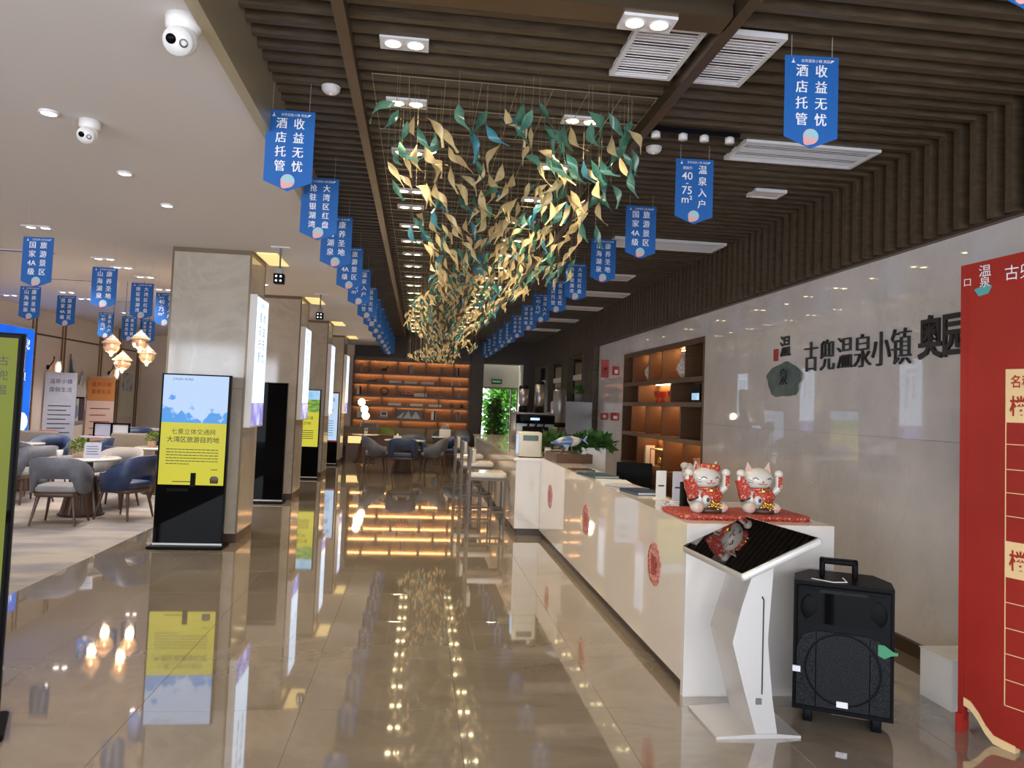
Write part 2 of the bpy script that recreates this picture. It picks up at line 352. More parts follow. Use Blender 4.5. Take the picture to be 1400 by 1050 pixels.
fr_s = MB().box(3.45, 3.60, -.03, .03, 2.925, 3.74).data('wall_slat', M_SLAT)
fr_l = MB().box(3.45, 3.60, -.03, .03, 0, 3.74).data('wall_slat', M_SLAT)
fr_t = MB().box(3.45, 3.60, -.03, .03, 2.86, 3.74).data('wall_slat', M_SLAT)
gaps = ((16.25, 17.75), (18.6, 20.4), (21.0, 22.6))
for k in range(NS):
    y = SL0+PT*k
    me = fr_s if y < 15.0 else (fr_t if any(a < y < b for a, b in gaps) else fr_l)
    link('wall_slat', me, wr, (0, y, 0))
yy = 15.02
for a, b in gaps+((YB, YB),):
    MB().box(3.60, 3.63, yy, a, 0, 3.86).build('slat_backing', M_VOID, wr)
    if b > a:
        MB().box(3.60, 3.63, a, b, 2.86, 3.86).build('slat_backing', M_VOID, wr)
        MB().box(3.58, 3.97, a, b, 2.80, 2.86).build('opening_head', M_WOOD, wr)
        MB().box(3.58, 3.64, a, b, 2.30, 2.42).build('white_lintel', M_PLASTIC, wr)
    yy = b
struct(MB().box(3.52, 3.552, Y0, 15.0, 0, .10).build('baseboard_right', M_SKIRT))

# back wall with doorway to the garden
wb = struct(MB().box(-8.1, -1.96, YB, YB+.15, 0, 3.3).build('wall_back', M_WALLB))
MB().box(-1.96, 1.55, YB, YB+.15, 0, 3.86).build('panelling', M_DKWOOD, wb)
MB().box(-1.0, 1.55, YB-.42, YB, 2.93, 3.86).build('panelling', M_DKWOOD, wb)
MB().box(1.52, 1.88, YB-.75, YB+.15, 0, 3.86).build('panelling', M_DKWOOD, wb)
MB().box(1.88, 4.0, YB-.3, YB+.15, 2.90, 3.86).build('panelling', M_DKWOOD, wb)
MB().box(3.12, 3.97, YB-.3, YB+.15, 0, 2.90).build('panelling', M_DKWOOD, wb)
MB().box(1.88, 3.12, YB+.3, YB+.36, 2.21, 2.95).build('cream_transom', M_CREAM, wb)
MB().box(3.06, 3.12, YB-.3, YB+.36, 0, 2.90).build('cream_reveal', M_CREAM, wb)
door = struct(MB().box(1.88, 1.93, YB+.3, YB+.36, 0, 2.21).box(2.83, 2.87, YB+.3, YB+.36, 0, 2.21).box(3.02, 3.06, YB+.3, YB+.36, 0, 2.21).box(1.93, 3.02, YB+.3, YB+.36, 2.16, 2.21).build('door_1', M_BRONZE))
MB().box(1.93, 2.83, YB+.325, YB+.335, 0, 2.16).build('door_pane', M_CLEAR, door)
MB().box(2.87, 3.02, YB+.325, YB+.335, 0, 2.16).build('door_pane', M_CLEAR, door)
MB().tube((2.76, YB+.26, .9), (2.76, YB+.26, 1.3), .012).tube((2.76, YB+.26, .95), (2.76, YB+.32, .95), .008).tube((2.76, YB+.26, 1.25), (2.76, YB+.32, 1.25), .008).build('door_handle', M_STEEL, door)
struct(MB().box(-3, 12, YB+.4, 40, -.15, -.02).build('ground', M_CONC))

# left lounge wall in cream panels
wl = struct(MB().box(-8.15, -8.02, Y0, 25.1, 0, 3.3).build('wall_left', M_SKIRT))
ed = [Y0, 0.0, 3.0, 6.0, 9.0, 12.0, 15.0, 17.0, 18.35, 20.4, 21.6, 23.0, 23.4]
for a, b in zip(ed[:-1], ed[1:]):
    for z0, z1 in ((.08, 2.76), (2.80, 3.3)): MB().box(-8.02, -8.0, a+.01, b, z0, z1).build('wall_panel', M_WALLB, wl)
    if a > Y0:
        for q in (-.06, .08): MB().box(-8.02, -7.975, a+q-.02, a+q+.02, .08, 3.3).build('batten', M_WOODL, wl)
# glazed front behind the camera
wf = struct(MB().box(-8.15, 4.1, Y0-.15, Y0, 2.95, 3.95).box(-8.15, 4.1, Y0-.15, Y0, -.1, .05).build('wall_front', M_CEIL))
for k in range(8): MB().box(-8.1+1.7*k, -8.0+1.7*k, Y0-.12, Y0-.02, .05, 2.95).build('mullion', M_BRONZE, wf)

# pillars
PILL = [9.0, 12.8, 16.6, 20.2]
plab = ['closest to the camera', 'second from the camera', 'third from the camera', 'farthest, beside the bookshelf']
for k, y in enumerate(PILL):
    p = thing('pillar', 'square beige marble pillar with bronze cornice, '+plab[k], 'pillar', (-2.39, y+.4, 0), 0, 'marble pillars along the hall')
    for a, b in ((.1, 1.72), (1.723, 3.25)):
        MB().box(-.43, .43, -.4, .4, a, b).build('marble_cladding', M_PILLAR, p)
    MB().box(-.432, .432, -.402, .402, 0, .1).build('plinth', M_SKIRT, p)
    for sx in (-1, 1):
        for sy in (-1, 1): MB().box(sx*.424-.01, sx*.424+.01, sy*.394-.01, sy*.394+.01, .1, 3.25).build('corner_strip', M_BRONZE, p)
    MB().box(-.434, .434, -.404, .404, 3.25, 3.30).build('cornice', M_BRONZE, p)
    MB().box(-2.39+.47, -2.39+.70, y+.04, y+.83, 3.285, 3.298).build('cove_light', M_COVE, ceil)

# ------------------------------------------------------------------ ceiling lights
def downlight(x, y, z, label, group, cool=False, w=SPOT_W, pair=.12, ang=115):
    t = thing('downlight', label, 'downlight', (x, y, z), 0, group)
    m = M_LAMPC if cool else M_LAMP
    if pair:
        MB().box(-pair/2-.07, pair/2+.07, -.07, .07, -.012, .002).build('plate', M_VENT, t)
        offs = (-pair/2, pair/2)
    else: offs = (0,)
    for dx in offs:
        M = Matrix.Translation((dx, 0, 0))
        MB().lathe([(.040, -.012), (.052, -.018), (.056, -.010), (.056, 0.0)], 16, M).build('bezel', M_VENT, t)
        MB().lathe([(0, -.016), (.030, -.016), (.046, -.012)], 16, M).build('lamp', m, t)
    if w: spot('lamp_light', t, (0, 0, -.05), w, COOL if cool else WARM, ang)
    return t
ly = [4.09, 4.92, 5.9, 7.0, 7.58, 8.4, 9.2, 10.0, 10.9, 11.8, 12.7, 13.6, 14.5, 15.4, 16.3, 17.2, 18.1, 19.0, 20.0, 21.0]
ry = [3.47, 4.97, 6.0, 7.0, 7.9, 8.8, 9.7, 10.6, 11.5, 12.4, 13.3, 14.2, 15.1, 16.0, 17.0, 18.0, 19.0, 20.0, 21.0]
for i, y in enumerate(ly): downlight(-.16, y, 3.58, 'twin downlight among dark slats, %s from the front in the left-hand line' % ORD[i], 'twin downlights in the slatted ceiling')
for i, y in enumerate(ry): downlight(1.0, y, 3.58 if i else 3.498, 'twin downlight above the chandelier, %s from the front in the right-hand line' % ORD[i], 'twin downlights in the slatted ceiling')
for i, (x, y) in enumerate([(-2.27, 4.82), (-2.28, 6.05), (-2.27, 7.0), (-2.31, 11.57), (-2.3, 15.2)]):
    downlight(x, y, 3.3, 'small round recessed light in the white ceiling, %s from the front along the pillars' % ORD[i], 'single recessed lights', True, SPOT_W*.5, 0)
for i, (x, y) in enumerate([(-3.95, 8.34), (-3.98, 10.09), (-3.99, 10.72), (-3.96, 11.49), (-4.11, 12.77), (-4.24, 14.05), (-6.02, 13.84), (-6.08, 14.7), (-6.14, 16.91), (-6.11, 18.17), (-7.37, 14.74), (-4.1, 16.4), (-4.1, 18.6), (-6.1, 20.0)]):
    downlight(x, y, 3.3, 'lit twin downlight in the white ceiling above the lounge, %s nearest' % ORD[i], 'twin downlights over the lounge', True, SPOT_W*2.8, .14)

# ------------------------------------------------------------------ ceiling vents
def vent(x0, x1, y0, y1, z, label, slats=True):
    t = thing('ceiling_vent', label, 'vent', ((x0+x1)/2, (y0+y1)/2, z), 0, 'white ceiling vents')
    w, d = (x1-x0)/2, (y1-y0)/2; f = .025
    MB().box(-w, w, -d, -d+f, -.01, .02).box(-w, w, d-f, d, -.01, .02).box(-w, -w+f, -d+f, d-f, -.01, .02).box(w-f, w, -d+f, d-f, -.01, .02).build('frame', M_VENT, t)
    if slats:
        MB().box(-w+f, w-f, -d+f, d-f, .012, .02).build('backing', M_VENT, t)
        n = int((2*d-2*f)/.03); me = None
        for k in range(n):
            yy = -d+f+(k+.5)*(2*d-2*f)/n
            b = MB().box(-w+f, w-f, -.010, .006, -.006, -.002, Matrix.Rotation(.35, 4, 'X'))
            if me is None: me = b.data('vent_slat', M_VENT)
            link('vent_slat', me, t, (0, yy, 0))
    else: MB().box(-w+f, w-f, -d+f, d-f, -.004, .02).build('panel', M_VENT, t)
vent(1.0, 1.36, 3.62, 4.22, 3.57, 'white slatted ceiling vent just left of the bronze beam')
vent(1.47, 1.78, 3.62, 4.22, 3.57, 'white slatted ceiling vent just right of the bronze beam')
vent(2.2, 3.21, 5.06, 5.47, 3.57, 'long white ceiling vent behind the foremost right-hand banner')
vent(2.78, 3.06, 6.18, 6.38, 3.57, 'small square white ceiling hatch near the slatted frieze', False)
for k, (y, n) in enumerate(((8.3, 'nearest after the small hatch'), (10.6, 'second after the small hatch'), (12.3, 'third after the small hatch'), (14.2, 'fourth after the small hatch'), (16.4, 'fifth after the small hatch'), (18.6, 'farthest toward the garden door'))):
    vent(2.1 if k != 1 else 2.5, 3.4 if k != 1 else 3.0, y, y+.45, 3.57, 'white ceiling panel vent above the counter, '+n, k == 0)
def detector(x, y, z, label):
    t = thing('smoke_detector', label, 'detector', (x, y, z))
    MB().lathe([(0, -.045), (.035, -.042), (.055, -.025), (.06, 0)], 14).build('dome', M_VENT, t)
    MB().lathe([(0, -.05), (.012, -.05), (.012, -.04)], 8).build('sensor', M_PLASTIC, t)
detector(1.62, 5.35, 3.57, 'white round detector on the slats above the second right-hand banner')
detector(-.62, 4.75, 3.57, 'small pale detector on the slats left of the chandelier')
t = thing('ceiling_spotlight', 'row of small white spotlight heads on a short track beside the chandelier', 'spotlight', (1.75, 4.95, 3.57))
MB().box(-.28, .35, -.015, .015, -.03, 0).build('track', M_BLACK, t)
for dx in (-.24, -.05, .10, .28): MB().lathe([(.0, -.075), (.032, -.075), (.032, -.04), (.015, -.03)], 10, Matrix.Translation((dx, 0, 0))).build('head', M_PLASTIC, t)

# ------------------------------------------------------------------ cctv cameras and hung projectors
def cctv(x, y, z, s, label):
    t = thing('security_camera', label, 'camera', (x, y, z))
    MB().lathe([(0, 0), (.075*s, 0), (.07*s, -.05*s), (.05*s, -.07*s)], 18).build('mount', M_PLASTIC, t)
    M = Matrix.Translation((0, -.01*s, -.10*s)) @ Matrix.Rotation(math.radians(118), 4, 'X')
    b = MB().ball((0, 0, 0), .065*s, 18, 12, M).lathe([(.058*s, .03*s), (.058*s, .066*s), (.0, .066*s)], 18, M).build('eyeball', M_PLASTIC, t)
    MB().lathe([(0, .068*s), (.020*s, .068*s), (.022*s, .064*s)], 12, M @ Matrix.Translation((-.024*s, .008*s, 0))).build('lens', M_GLOSSK, b)
    MB().lathe([(.010*s, .069*s), (.018*s, .069*s), (.018*s, .064*s)], 12, M @ Matrix.Translation((.026*s, -.006*s, 0))).build('infrared_ring', M_STEEL, b)
cctv(-1.10, 3.46, 3.3, 1.05, 'large white turret security camera at the edge of the white ceiling')
cctv(-2.08, 4.93, 3.3, .85, 'smaller white security camera beside a recessed ceiling light')
for (x, y, l) in ((-1.58, 8.65, 'nearer'), (-1.60, 12.32, 'farther')):
    t = thing('hanging_spotlight', 'black cube spotlight on a ceiling rod, %s of the two by the pillars' % l, 'spotlight', (x, y, 3.3), 0, 'cube spotlights on rods')
    MB().box(-.10, .10, -.04, .04, -.012, 0).build('ceiling_plate', M_VENT, t)
    MB().tube((0, 0, 0), (0, 0, -.26), .010).box(-.035, .035, -.012, .012, -.30, -.24).build('rod', M_STEEL, t)
    MB().rbox(-.055, .055, -.055, .055, -.41, -.30, .012).build('housing', M_BLACK, t)
    for dx in (-.024, .024):
        for dz in (-.024, .024): MB().ball((dx, -.056, -.355+dz), (.012, .005, .012), 8, 5).build('lens', S_WHITE, t)

# ------------------------------------------------------------------ hanging blue banners
BK = {'A': (('收益无忧'), ('酒店托管')), 'B': (('大湾区红盘'), ('抢驻银湖湾')), 'C': (('康养圣地'), ('山海湖泉')), 'D': (('旅游景区'), ('国家', '4A', '级')), 'E': (('温泉入户'), ('建面约', '40', '-', '75', 'm²'))}
BW, BH = .29, .50
_bd = {}
def banner_data(k):
    if k in _bd: return _bd[k]
    w = BW/2
    cl = MB().prism([(-w, .06), (0, 0), (w, .06), (w, BH), (-w, BH)], -.0012, .0012).data('cloth', M_BAN)
    tx = MB(); tl = MB(); right, left = BK[k]
    def column(chars, x, n):
        pitch = .088 if n <= 4 else .073; size = .072 if n <= 4 else .060; z = BH-.085
        for c in chars: (lambda q: (put_text(q, c, size, (x-.0013, -.003, z), sx=.95), put_text(q, c, size, (x+.0013, -.0032, z), sx=.95)))(tx if x > 0 else tl); z -= pitch
    column(right, .052 if k != 'E' else .062, len(right))
    if k == 'D':
        z = BH-.085
        for c in ('国', '家', '4A', '级'): put_text(tl, c, .072, (-.0533, -.003, z), sx=.95); put_text(tl, c, .072, (-.0507, -.0032, z), sx=.95); z -= .088
    elif k == 'E':
        put_text(tl, '建面约', .026, (-.055, -.003, BH-.072), sx=.95)
        for c, s, z in (('40', .085, .135), ('-', .07, .185), ('75', .085, .245), ('m²', .08, .315)): put_text(tl, c, s, (-.055, -.003, BH-z), bold=.0004)
    else: column(left, -.052, len(left))
    td = (tx.data('text_column', M_BTXT), tl.data('text_column', M_BTXT))
    lg = MB(); put_text(lg, '古兜温泉小镇 奥园', .019, (.02, -.003, BH-.028)); lg.prism([(-.112, BH-.04), (-.09, BH-.04), (-.098, BH-.03), (-.100, BH-.012), (-.104, BH-.03)], -.003, -.002)
    lg.prism([(.100, BH-.036), (.122, BH-.020), (.105, BH-.018)], -.003, -.002)
    ld = lg.data('small_logo', M_BTXT)
    sw = MB(); pts = []
    for i in range(22):
        a = 2*PI*i/22; dd = abs((a-math.radians(235)+PI) % (2*PI)-PI); r = .042+.016*max(0, 1-dd/.6); pts.append((r*math.cos(a), .064+r*math.sin(a)))
    sw.prism(pts, -.0035, -.0015)
    sd = sw.data('swirl_emblem', M_SWIRL)
    _bd[k] = (cl, td, ld, sd); return _bd[k]
_thr = {}
def banner(k, x, y, zb, top, label, group, rz=0.0, s=1.0):
    t = thing('hanging_banner', label, 'banner', (x, y, zb), rz, group); t.scale = (s, s, s)
    cl, td, ld, sd = banner_data(k)
    link('cloth', cl, t); link('text_column', td[0], t); link('text_column', td[1], t); link('small_logo', ld, t); link('swirl_emblem', sd, t)
    h = round((top-zb)/s, 3)
    if h not in _thr: _thr[h] = MB().tube((0, 0, BH), (0, 0, h), .0012, n=3).data('thread', M_CAST)
    for sx in (-1, 1): link('thread', _thr[h], t, (sx*.11, 0, 0))
RD = {'A': 'eight large characters', 'B': 'ten characters', 'C': 'eight characters', 'D': '4A', 'E': '40-75'}
LY = [4.75, 6.18, 7.45, 8.92, 10.35, 12.0, 13.3, 14.6, 15.9, 17.2, 18.5, 19.8, 21.0]
for i, y in enumerate(LY):
    k = 'ABCDE'[i % 5]
    banner(k, -.85, y, 2.9, 3.58, 'blue banner showing %s, %s in the row left of the chandelier' % (RD[k], ORD[i]), 'left row of hanging banners', random.uniform(-.06, .06))
RY = [2.22, 3.6, 5.26, 6.6, 8.0, 9.45, 10.8, 12.2, 13.6, 15.2, 16.6, 18.0, 19.4, 20.8, 22.2]
for i, y in enumerate(RY):
    k = 'BAEDC'[i % 5]
    lab = 'blue banner showing %s, %s in the row right of the chandelier' % (RD[k], ORD[i]) if i else 'blue pointed banner cut off by the top right corner of the picture'
    banner(k, 1.9, y, 3.0, 3.58, lab, 'right row of hanging banners', random.uniform(-.05, .05)-(.04 if i < 4 else 0), .95)
for i, (x, y, k, w_) in enumerate([(-3.47, 7.35, 'D', 'leftmost of the front row over the lounge'), (-3.51, 8.94, 'C', 'second from the left in the front row over the lounge'), (-3.5, 10.08, 'B', 'third from the left in the front row over the lounge'), (-3.49, 10.95, 'E', 'partly hidden by the nearest marble pillar'),
     (-5.26, 11.02, 'C', 'leftmost of the back row near the cream wall'), (-5.17, 11.88, 'D', 'second from the left in the back row near the cream wall'), (-5.48, 14.14, 'E', 'third in the back row, above the glass pendants'), (-5.28, 14.67, 'A', 'fourth in the back row, above the glass pendants'), (-5.11, 15.1, 'B', 'rightmost of the back row, above the glass pendants')]):
    banner(k, x, y, 2.55, 3.3, 'blue banner %s' % w_, 'banners over the lounge', random.uniform(-.08, .08), .92)

# ------------------------------------------------------------------ glass leaf chandelier
ch = thing('leaf_chandelier', 'long swirling chandelier of twisted amber and teal glass leaves under the slatted ceiling', 'chandelier', (.5, 12, 3.58))
PRF = [.06, .55, .95, 1.05, .92, .62, .34, .36, .52]
def leaf_mesh(seed, m):
    rd = random.Random(seed); L = .27; W = rd.uniform(.027, .036); tw = rd.uniform(1.5, 2.6)*rd.choice((-1, 1)); be = rd.uniform(-.06, .06); mb = MB(); V = []; n = 8
    for i in range(n+1):
        t = i/n; w = W*PRF[i]
        a = tw*(t-.35); z = -L*t; cx = be*math.sin(PI*t); cup = .35*w
        V += [(cx-w*math.cos(a), -w*math.sin(a), z), (cx+cup*math.sin(a), -cup*math.cos(a), z-.004), (cx+w*math.cos(a), w*math.sin(a), z)]
    F = []
    for i in range(n):
        for j in range(2): F.append((i*3+j, i*3+j+1, i*3+j+4, i*3+j+3))
    return mb.add(V, F, True).data('leaf', m)
LM = {'c': [leaf_mesh(i, M_CREAMG) for i in range(5)], 't': [leaf_mesh(20+i, M_TEALG) for i in range(4)], 'b': [leaf_mesh(40+i, M_BLUEG) for i in range(3)]}
# plan of the swirl: y, left x, right x, lowest z, highest z, strings per metre, share of teal
PLAN = [(4.35, -.22, 1.22, 3.22, 3.36, 58, .72), (5.0, -.30, 1.30, 3.06, 3.36, 60, .55), (6.0, -.26, 1.36, 3.0, 3.34, 66, .40), (7.0, -.10, 1.44, 2.95, 3.30, 68, .34), (8.0, .04, 1.50, 2.95, 3.26, 74, .30), (8.9, .14, 1.46, 2.98, 3.24, 74, .28),
        (9.8, .12, 1.32, 3.0, 3.22, 72, .30), (10.8, -.10, 1.20, 3.0, 3.20, 68, .42), (12.0, -.26, 1.16, 2.98, 3.20, 66, .46), (13.4, -.30, 1.16, 2.96, 3.18, 64, .32), (14.8, -.24, .96, 2.94, 3.16, 58, .22), (16.2, .02, .88, 2.93, 3.08, 52, .15), (17.3, .16, 1.30, 2.93, 3.05, 58, .15),
        (18.3, -.05, 1.10, 2.82, 2.95, 58, .18), (19.4, -.36, .72, 2.76, 2.88, 58, .2), (20.6, .05, .92, 2.70, 2.80, 46, .2)]
leaves = []; rd = random.Random(11)
for A, B in zip(PLAN[:-1], PLAN[1:]):
    dy = B[0]-A[0]; n = int(dy*(A[5]+B[5])/2)
    for q in range(n):
        u = (q+rd.random())/n; P_ = [a+(b-a)*u for a, b in zip(A, B)]
        x = P_[1]+(P_[2]-P_[1])*rd.random()
        # edges of the swirl hang lower than its middle
        e = abs((x-P_[1])/(P_[2]-P_[1])-.5)*2
        z = P_[4]-(P_[4]-P_[3])*min(1, rd.random()*.55+e*.45)
        k = 't' if rd.random() < P_[6]*.75 else ('b' if rd.random() < .14 else 'c')
        leaves.append((P_[0], x, z+(.10 if P_[0] < 17 else .06), k))
    # rim strings
for q in range(9): leaves.append((4.45+rd.uniform(-.1, .2), -.2+1.42*q/8, 3.40+rd.uniform(-.04, .03), rd.choice('ttttc')))
for q in range(4): leaves.append((4.6, 1.25, 3.36-.075*q, 't'))
leaves.sort(); far = {'c': MB(), 't': MB(), 'b': MB()}; wires = MB(); cc = Matrix.Translation((.5, 12, 3.58)).inverted()
for i, (y, x, z, k) in enumerate(leaves):
    s = rd.uniform(.8, 1.05)*(.76 if y < 6.5 else (.70 if y < 10 else .58)); me = rd.choice(LM[k])
    lean = -rd.uniform(.25, .85) if (y < 5.4 or x < .45) else rd.uniform(.2, .8)     # pieces lean with the swirl
    if rd.random() < .18: lean = -lean
    M = cc @ Matrix.Translation((x, y, z)) @ Matrix.Rotation(rd.uniform(-.7, .7)+(PI if rd.random() < .0 else 0), 4, 'Z') @ Matrix.Rotation(lean, 4, 'Y') @ Matrix.Rotation(rd.uniform(-.35, .35), 4, 'X') @ Matrix.Rotation(rd.choice((0, PI)), 4, 'Z') @ Matrix.Diagonal((s*1.12, s*1.12, s, 1))
    if i < 300:
        o = link('leaf', me, ch); o.matrix_local = M
    else:
        far[k].add([v.co for v in me.vertices], [tuple(p.vertices) for p in me.polygons], True, M)
    c = cc @ Vector((x, y, z)); wires.tube(c, (c.x, c.y, 0), .0012 if y < 8 else .0016, n=3, cap=False)
for k, m, n in (('c', M_CREAMG, 'distant_amber_leaves'), ('t', M_TEALG, 'distant_teal_leaves'), ('b', M_BLUEG, 'distant_blue_leaves')):
    o = far[k].build(n, m, ch); o['kind'] = 'stuff'
wo = wires.build('suspension_wires', M_WIRE, ch); wo['kind'] = 'stuff'
gr = MB()
for k in range(36): gr.box(-.85, .85, -7.6+k*.45, -7.596+k*.45, -.052, -.048)
for k in range(9): gr.box(-.85+k*.212, -.847+k*.212, -7.6, 8.2, -.05, -.046)
gr.build('suspension_grid', M_WIRE, ch)

# ------------------------------------------------------------------ standing screens and pillar light boxes
R_ = math.radians
def kiosk(x0, x1, yf, h, label, rz=0.0):
    t = thing('advertising_screen', label, 'screen', ((x0+x1)/2, yf, 0), rz, 'standing advertising screens'); w = (x1-x0)/2
    MB().rbox(-w-.03, w+.03, -.12, .22, 0, .03, .02).build('base', M_BLACK, t)
    MB().box(-w, w, 0, .06, .03, h).build('housing', M_BLACK, t)
    MB().box(-w+.01, w-.01, -.006, 0, .05, h-.01).build('glass_front', M_GLOSSK, t)
    MB().box(-w, w, -.008, 0, .03, .05).build('bottom_trim', M_SILVER, t)
    return t, w
def pane(mb, x0, x1, z0, z1, y=-.0085): return mb.box(x0, x1, y, y+.002, z0, z1)
# nearest pillar's screen, showing a map above yellow text
t, w = kiosk(-2.745, -2.03, 8.66, 1.86, 'lit standing screen with a blue map above yellow text, in front of the nearest pillar')
zb, zt, zm = .67, 1.845, 1.335
d = pane(MB(), -w+.02, w-.02, zm, zt).build('map_picture', S_MAP, t)
e = pane(MB(), -w+.02, w-.02, zb, zm).build('yellow_picture', S_YEL, t)
text_part('logo_line', M_INK, t, '古兜温泉小镇 奥园', .026, (-.14, -.0115, 1.80)); text_part('title_line', M_INK, t, '七重立体交通网', .066, (0, -.0115, 1.235)); text_part('title_line', M_INK, t, '大湾区旅游目的地', .068, (0, -.0115, 1.15), bold=.0006)
tx = MB()
for j in range(6):
    wd = .27 if j < 5 else .12
    x = -.27
    while x < -.27+2*wd-.02:
        l = random.uniform(.02, .05); tx.box(x, min(x+l, -.27+2*wd), -.0115, -.0105, 1.045-.031*j, 1.053-.031*j); x += l+.006
tx.build('body_text', M_INK, t)['kind'] = 'stuff'
MB().box(.2, .27, -.0115, -.0105, .835, .842).build('date_line', M_INK, t); MB().box(-.19, .02, -.0115, -.0105, .70, .709).build('caption_line', M_INK, t)
MB().lathe([(0, 0), (.04, .002), (.046, .05), (.03, .075), (0, .08)], 12, Matrix.Translation((.24, -.010, .69)) @ Matrix.Diagonal((1, .05, 1, 1))).build('printed_jar', M_STOOL, t)
MB().box(-.24, -.02, -.0115, -.0075, .60, .63).box(.0, .05, -.03, -.007, .65, .80).build('sensor_bar', M_BLACK, t)
# switched-off screen at the second pillar
t, w = kiosk(-2.76, -2.04, 12.38, 1.87, 'switched-off black standing screen in front of the second pillar')
# third pillar: green field picture above yellow
t, w = kiosk(-2.70, -1.99, 16.15, 1.83, 'lit standing screen with a green field above yellow, in front of the third pillar')
pane(MB(), -w+.02, w-.02, 1.62, 1.81).build('sky_picture', S_SKY, t); pane(MB(), -w+.02, w-.02, 1.36, 1.62).build('field_picture', S_GREEN, t); pane(MB(), -w+.02, w-.02, .66, 1.36).build('yellow_picture', S_YEL, t)
text_part('title_line', M_INK, t, '七重立体交通', .075, (0, -.0115, 1.24)); text_part('title_line', M_INK, t, '旅游目的地', .075, (0, -.0115, 1.13)); tx = MB()
for j in range(5): tx.box(-.24, .24, -.0115, -.0105, .98-.04*j, .992-.04*j)
tx.build('printed_text', M_INK, t)
# fourth pillar: pale blue notice with red rim
t, w = kiosk(-2.68, -1.97, 19.65, 1.82, 'pale blue standing screen with a red rim, in front of the farthest pillar')
MB().box(-w-.01, w+.01, -.010, -.004, 1.79, 1.83).box(-w-.01, w+.01, -.010, -.004, .58, .62).build('red_rim', M_REDL, t)
pane(MB(), -w+.02, w-.02, .62, 1.79).build('pale_picture', S_PALE, t)
text_part('title_line', M_LEAFE, t, '养生温泉', .11, (0.05, -.0115, 1.62)); text_part('title_line', M_LEAFE, t, '康养', .16, (.08, -.0115, 1.36)); tx = MB()
for j in range(7): tx.box(-.22, .24, -.0115, -.0105, 1.1-.06*j, 1.112-.06*j)
tx.build('printed_text', M_LEAFE, t)
# near screen cut by the left edge
t, w = kiosk(-2.59, -1.89, 3.87, 1.91, 'tall standing screen with an olive picture, cut off by the left edge of the photo', R_(22))
pane(MB(), -w+.015, w-.03, .03, 1.885).build('olive_picture', S_OLIVE, t)
for c, z in (('古', 1.77), ('兜', 1.70), ('温', 1.63)): text_part('character', M_INK, t, c, .05, (w-.085, -.0115, z))
for c, z in (('奥', 1.74), ('园', 1.66)): text_part('character', M_INK, t, c, .065, (w-.135, -.0115, z), bold=.003)
pane(MB(), -w+.02, w-.095, .75, 1.53, -.0105).build('inset_notice', S_PALE, t); pane(MB(), -w+.02, w-.115, 1.0, 1.44, -.0125).build('inset_photo', S_PHOTO, t)
pane(MB(), -w+.02, w-.075, .12, .42, -.0105).build('inset_photo', S_PALE, t)

LBT = ['收益无忧酒店托管', '大湾区红盘抢驻银湖', '康养圣地山海湖泉', '国家旅游景区']
for k, y in enumerate(PILL):
    t = thing('light_box', 'glowing pale blue light box on the hall side of the pillar '+plab[k], 'light box', (-1.954, y+.36, 1.29), 0, 'light boxes on the pillars')
    MB().box(.001, .078, -.36, .33, 0, 1.52).build('casing', M_PLASTIC, t)
    MB().box(.078, .081, -.34, .31, .28, 1.50).build('lit_face', S_LBOX, t)
    MB().box(.078, .081, -.34, .31, .02, .28).build('lit_foot', S_LBOXP, t)
    text_part('logo_line', M_NAVYM, t, '古兜温泉小镇', .05, (.083, -.02, 1.42), FACEX)
    s = LBT[k]
    for j, c in enumerate(s[:(len(s)+1)//2]): text_part('character', M_NAVYM, t, c, .125, (.083, .09, 1.27-j*.155), FACEX)
    for j, c in enumerate(s[(len(s)+1)//2:]): text_part('character', M_NAVYM, t, c, .125, (.083, -.12, 1.27-j*.155), FACEX)

# ------------------------------------------------------------------ lounge chairs
def make_chair(name, label, shell_m, seat_m, group, inner_m=None):
    t = thing(name, label, 'chair', (0, 0, 0), 0, group)   # faces +Y, back at -Y
    MB().rbox(-.25, .25, -.24, .26, .40, .48, .10, 5).build('seat', seat_m, t)
    MB().rbox(-.25, .25, -.24, .24, .345, .40, .10, 5).build('seat_frame', M_CHAIRW, t)
    n = 26; V = []
    for i in range(n+1):
        a = math.radians(-128+256*i/n); c = math.cos(a); b = max(0, min(1, (c+.45)/1.45)); b = b*b*(3-2*b)
        top = .60+.23*b; gap = max(0, math.cos(min(abs(a)*1.75, PI/2))); bot = .385+.185*min(1, gap*2.2)
        fl = .035*b
        for rr, zz in ((.285, bot), (.30+fl, top), (.335+fl, top-.006), (.325, bot)):
            k = rr if abs(a) < 1.6 else rr*(1-.06*(abs(a)-1.6))
            V.append((k*math.sin(a)*1.02, -k*math.cos(a)*.98-.005, zz))
    F = []
    for i in range(n):
        o = i*4
        for j in range(4): F.append((o+j, o+(j+1) % 4, o+4+(j+1) % 4, o+4+j))
    F += [(0, 1, 2, 3), (n*4+3, n*4+2, n*4+1, n*4)]
    MB().add(V, F, True).build('backrest', shell_m, t)
    for sx in (-1, 1):
        for sy in (-1, 1): MB().tube((sx*.19, sy*.18, .36), (sx*.25, sy*.245, 0), .024, .013, 8).build('leg', M_CHAIRW, t)
    return t
G = 'lounge armchairs'
grey0 = make_chair('armchair', 'grey leather armchair with its back to us, front left of the nearest round table', M_GREY, M_LGREY, G)
grey0.location = (-4.30, 10.10, 0); grey0.rotation_euler.z = math.radians(4)
blue0 = make_chair('armchair', 'navy armchair seen from the side, right of the nearest round table', M_BLUE, M_BLUE, G)
blue0.location = (-3.74, 10.62, 0); blue0.rotation_euler.z = math.radians(72)
pale0 = make_chair('armchair', 'pale grey armchair behind the nearest round table, facing us', M_LGREY, M_LGREY, G)
